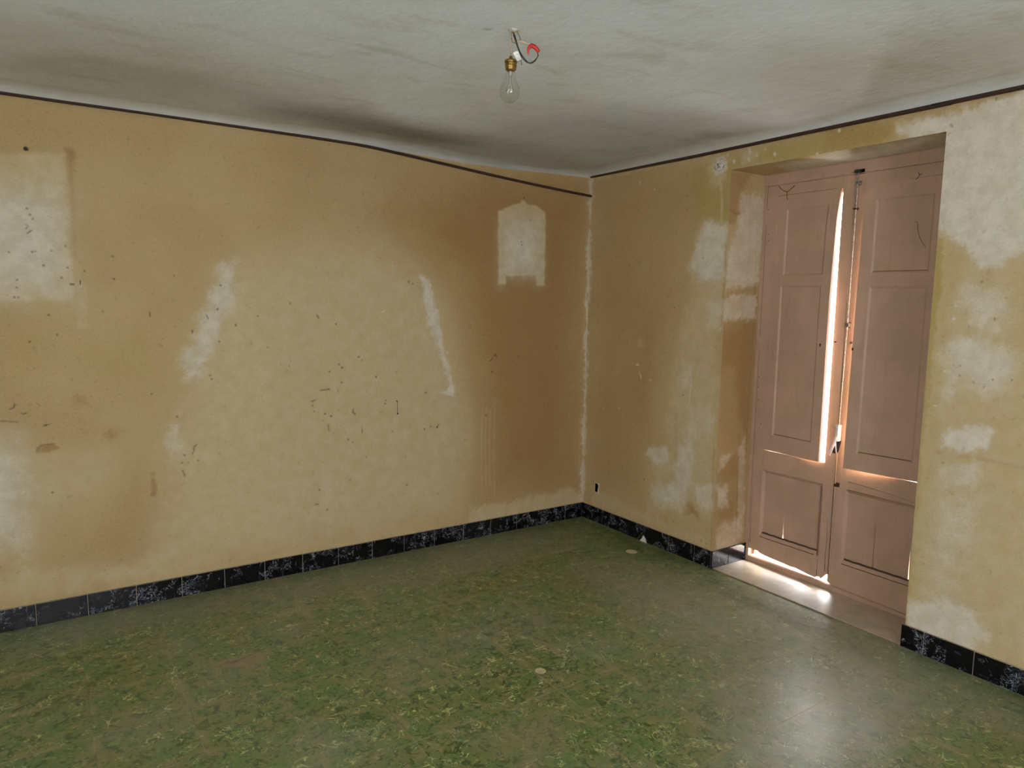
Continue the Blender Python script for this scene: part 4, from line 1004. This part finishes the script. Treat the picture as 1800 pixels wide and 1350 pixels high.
bm = bmesh.new(); bl = [(-.0032, .0021, .003), (.0066, -.0044, -.0222), (.0155, -.0103, -.0511), (.0244, -.0161, -.0753), (.0331, -.0219, -.0921), (.0482, -.0319, -.104), (.063, -.0417, -.0976), (.0734, -.0486, -.0816), (.0721, -.0477, -.0670)]
tube(bm, pp(bl), [.0021, .0014], 8); tube(bm, pp([(x + .001, y - .003, z + .003 * math.sin(i * 2)) for i, (x, y, z) in enumerate(bl)][:8]), .0014, 8)
pd('black_wire', bm, M_black)
bm = bmesh.new(); tube(bm, pp([(.0128, -.0085, -.002), (.0215, -.0142, -.0195), (.0237, -.0157, -.0316), (.0111, -.0074, -.0403), (.0016, -.001, -.0381), (-.0008, .0005, -.0224), (-.0032, .0021, -.0007)]), .0012, 8); pd('ceiling_hook', bm, M_grey)
bm = bmesh.new()
be = [(-.0021, .0014, .001), (-.0008, .0005, -.0224), (-.0048, .0032, -.0419), (-.0023, .0015, -.0661), (-.0021, .0014, -.089)]
tube(bm, pp(be), .0011, 8); tube(bm, pp([(x + .0025 * (i < 4), y - .0035, z) for i, (x, y, z) in enumerate(be)]), .0011, 8); pd('beige_wire', bm, M_beige)
bm = bmesh.new(); tube(bm, pp([(.002, -.001, -.036), (.0195, -.0129, -.0341), (.0323, -.0214, -.0362), (.052, -.034, -.0464)]), .0014, 8); tube(bm, pp([(.010, -.008, -.040), (.0225, -.0149, -.0365), (.0353, -.0234, -.040), (.053, -.036, -.048)]), .0011, 8); pd('cream_wire', bm, M_cream)
bm = bmesh.new(); tp = catmull([Vector(q) for q in pp([(.0467, -.0309, -.0782), (.0455, -.0308, -.0645), (.0500, -.034, -.0535), (.0560, -.037, -.0490), (.0666, -.0441, -.0549), (.0758, -.0498, -.0679)])])
k_ = len(tp); tube(bm, tp, [.0012 + .0062 * math.sin(math.pi * min(1, (i / (k_ - 1)) * .72)) for i in range(k_)], 10, False)
tube(bm, pp([(.0535, -.036, -.053), (.0565, -.0375, -.0435), (.062, -.041, -.0485)]), .0035, 8, False)
pd('red_tape', bm, M_red)
# terminal block
bm = bmesh.new()
box(bm, -.0095, .0095, -.007, .007, -.0155, .0155, .0025)
for k in (-1, 1):
    lathe(bm, [(.0042, -.010), (.0042, -.002), (.001, -.002)], (k * .0045, 0, .0062), 12, 'Y'); lathe(bm, [(.0042, -.010), (.0042, -.002), (.001, -.002)], (k * .0045, 0, -.0072), 12, 'Y')
th = math.atan2(.8339, .5519); R_ = Matrix.Translation((PX + .0155, PY - .0105, PZ - .084)) @ Matrix.Rotation(math.atan2(-.5519, .8339), 4, 'Z') @ Matrix.Rotation(math.radians(-24), 4, 'Y')
bmesh.ops.transform(bm, matrix=R_, verts=bm.verts); pd('terminal_block', bm, M_white, False)
bm = bmesh.new(); tube(bm, pp([(.0262, -.0175, -.094), (.0275, -.018, -.102), (.0287, -.019, -.1113)]), .0009, 6); pd('wire_stub', bm, M_iron)
# lampholder and bulb
BX, BY = PX - .0018, PY + .0012
bm = bmesh.new()
lathe(bm, [(.002, -.0835), (.0055, -.084), (.0062, -.0895), (.0060, -.0915), (.0195, -.0965), (.0215, -.099), (.0218, -.1045), (.0205, -.106), (.0192, -.1065), (.0192, -.110), (.0200, -.111), (.0192, -.112), (.0192, -.1155), (.0200, -.1165), (.0190, -.1175), (.0186, -.1225), (.0178, -.1285), (.0160, -.1300), (.0150, -.1300)], (BX, BY, PZ), 32)
sk_ = pd('lamp_holder', bm, M_brass)
bm = bmesh.new()
pr = [(.0150, -.1285), (.0156, -.134), (.0162, -.141), (.0178, -.151), (.0210, -.161), (.0260, -.171), (.0310, -.181), (.0335, -.1905), (.0342, -.199), (.0330, -.208), (.0295, -.217), (.0235, -.2255), (.0150, -.2315), (.0060, -.2340), (.0006, -.2343)]
pr2 = []
for i in range(len(pr) - 1):
    for k in range(3): pr2.append((pr[i][0] + (pr[i + 1][0] - pr[i][0]) * k / 3, pr[i][1] + (pr[i + 1][1] - pr[i][1]) * k / 3))
pr2.append(pr[-1]); tx = -.012
lathe(bm, pr2, (0, 0, .1285), 40)
Rb = Matrix.Translation((BX, BY, PZ - .1285)) @ Matrix.Rotation(math.radians(2.0), 4, Vector((.55, .83, 0)))
bmesh.ops.transform(bm, matrix=Rb, verts=bm.verts); bg_ = pd('glass_envelope', bm, M_bulb)
bm = bmesh.new()
lathe(bm, [(.0115, -.000), (.0105, -.008), (.0058, -.016), (.0042, -.030), (.0052, -.034), (.0030, -.037), (.0028, -.050), (.0040, -.054), (.0005, -.056)], (0, 0, 0), 16)
bmesh.ops.transform(bm, matrix=Rb, verts=bm.verts); st = pd('glass_stem', bm, M_bulb)
bm = bmesh.new()
for s in (-1, 1): tube(bm, [(s * .003, 0, -.02), (s * .004, 0, -.035), (s * .013, 0, -.062)], .0005, 6, False)
for k in range(4):
    a_ = k * math.pi / 2 + .4; tube(bm, [(0, 0, -.053), (.012 * math.cos(a_), .012 * math.sin(a_), -.064)], .0003, 5, False)
ar = [(.013 * math.cos(math.pi * k / 8), .013 * math.sin(math.pi * k / 8), -.062 - .004 * (k % 2)) for k in range(9)]; tube(bm, ar, .0005, 6, False)
bmesh.ops.transform(bm, matrix=Rb, verts=bm.verts); pd('filament', bm, M_iron)

# ------------------------------------------------------------------ small things on walls and floor
def nail(loc, label, length=.016, r_=.0022, tilt=(0, 0), head=True, name='nail'):
    x, y, z = loc; bm = bmesh.new()
    tube(bm, [(x, y + .004, z), (x + tilt[0], y - length, z + tilt[1])], r_, 8, False)
    if head: lathe(bm, [(r_ * 1.2, .0012), (r_ * 2, .0004), (r_ * 2, -.0004), (r_ * 1.0, -.0014)], (x + tilt[0], y - length, z + tilt[1]), 12, 'Y')
    return tag(finish(name, bm, M_iron), label, 'nail')
nail((-3.343, 0, 2.254), 'thick rusty nail high on the left wall above the large pale rectangle', .03, .0045, (0, -.004))
nail((-.586, 0, 2.279), 'thin nail above the small pale clock-shaped mark near the corner', .012, .0018, (0, .016), False)
nail((-3.159, 0, 1.642), 'small upright nail at the lower right corner of the large pale rectangle', .008, .0016, (0, .026), False)
W_ = empty('wire_hook', (-1.513, 0, .935)); tag(W_, 'short dark wire dangling from a nail in the middle of the left wall', 'wire')
bm = bmesh.new(); tube(bm, [(-1.516, .003, .976), (-1.516, -.012, .974), (-1.515, -.013, .95), (-1.514, -.010, .925), (-1.512, -.008, .905)], .0012, 8); o = finish('wire', bm, M_iron, None, True); o.parent = W_; o.matrix_parent_inverse = Matrix.Translation(-W_.location)
bm = bmesh.new(); bmesh.ops.create_uvsphere(bm, u_segments=12, v_segments=8, radius=.0052, matrix=Matrix.Translation((-1.511, -.008, .897)) @ Matrix.Diagonal((1, .8, 1.25, 1))); o = finish('knot', bm, M_iron, None, True); o.parent = W_; o.matrix_parent_inverse = Matrix.Translation(-W_.location)
bm = bmesh.new(); lathe(bm, [(.001, .001), (.004, 0), (.004, -.0012), (.001, -.002)], (-1.516, -.012, .975), 10, 'Y'); o = finish('nail_head', bm, M_iron, None, True); o.parent = W_; o.matrix_parent_inverse = Matrix.Translation(-W_.location)
# wire stub in a plaster-filled hole at the upper right
K = empty('wall_wire', (0, -1.151, 2.404)); tag(K, 'curled wire end in a white plaster patch left of the balcony door top', 'wire')
bm = bmesh.new(); lathe(bm, [(.0005, -.008), (.008, -.0075), (.013, -.003), (.022, -.0035), (.030, -.001), (.036, .001)], (0, -1.151, 2.404), 18, 'X')
rr = np.random.RandomState(2)
for v in bm.verts: v.co += Vector((rr.uniform(-.003, .001), rr.uniform(-.004, .004), rr.uniform(-.004, .004)))
o = finish('plaster_patch', bm, M_plaster, None, True); o.parent = K; o.matrix_parent_inverse = Matrix.Translation(-K.location)
bm = bmesh.new(); tube(bm, [(.0, -1.147, 2.412), (-.018, -1.149, 2.408), (-.022, -1.156, 2.398), (-.014, -1.160, 2.390), (-.008, -1.150, 2.388), (-.012, -1.142, 2.384)], .0016, 8); o = finish('wire', bm, M_grey, None, True); o.parent = K; o.matrix_parent_inverse = Matrix.Translation(-K.location)
# hollow socket opening near the corner
S = empty('socket_box', (0, -.159, .22)); tag(S, 'small dark empty socket opening low on the right wall beside the corner', 'wall socket')
bm = bmesh.new()
box(bm, .038, .040, SY0, SY1, SZ0, SZ1)
for a_, b_, c2, d2 in ((SY0 - .002, SY0, SZ0, SZ1), (SY1, SY1 + .002, SZ0, SZ1), (SY0, SY1, SZ0 - .002, SZ0), (SY0, SY1, SZ1, SZ1 + .002)): box(bm, .0004, .04, a_, b_, c2, d2)
o = finish('box', bm, M_dark); o.parent = S; o.matrix_parent_inverse = Matrix.Translation(-S.location)
bm = bmesh.new()
prism_yz(bm, [(SY0 - .002, SZ0 - .002), (SY0 + .008, SZ0 - .002), (SY0 + .0065, SZ0 + .018), (SY0 + .003, SZ0 + .033), (SY0 + .001, SZ0 + .05), (SY0 + .004, SZ1 - .004), (SY0 + .012, SZ1 + .0015), (SY0 - .002, SZ1 + .0015)], -.002, .006)
o = finish('plaster_rim', bm, M_plaster); o.parent = S; o.matrix_parent_inverse = Matrix.Translation(-S.location)
# discs on the floor
def disc(loc, r_, label):
    bm = bmesh.new(); lathe(bm, [(r_ * .98, .0002), (r_, .0012), (r_ * .97, .0024), (r_ * .5, .0028), (r_ * .02, .0028)], loc, 28)
    return tag(finish('floor_disc', bm, M_disc, None, False), label, 'disc')
disc((-.218, -.768, 0), .036, 'flat cream disc on the floor near the corner and the right skirting')
disc((-1.597, -1.658, 0), .024, 'flat cream disc on the floor in the middle of the green tiles')
# old cobweb strands on the door
def strand(pts, label, r_=.0011, extra=()):
    bm = bmesh.new(); tube(bm, pts, r_, 6)
    for e in extra: tube(bm, e, r_ * .8, 6)
    return tag(finish('cobweb_strand', bm, M_iron, None, True), label, 'cobweb')
strand([(.306, -1.335, 2.294), (.302, -1.355, 2.275), (.299, -1.376, 2.262), (.299, -1.402, 2.253), (.300, -1.425, 2.268), (.305, -1.444, 2.284)], 'dark dusty strand drooping under the frame above the left shutter', .0017,
       [[(.303, -1.396, 2.255), (.301, -1.398, 2.225), (.300, -1.404, 2.205)]])
strand([(.304, -2.132, 2.262), (.297, -2.141, 2.247), (.295, -2.135, 2.233), (.300, -2.118, 2.228), (.304, -2.08, 2.2245)], 'small curled dark strand above the right shutter', .0013, [[(.304, -2.152, 2.252), (.297, -2.141, 2.247)]])
strand([(.289, -2.14, 2.021), (.285, -2.157, 2.015), (.284, -2.163, 1.975), (.288, -2.175, 1.935), (.297, -2.2, 1.893)], 'fine thread arching over the upper panel of the right shutter', .0008)
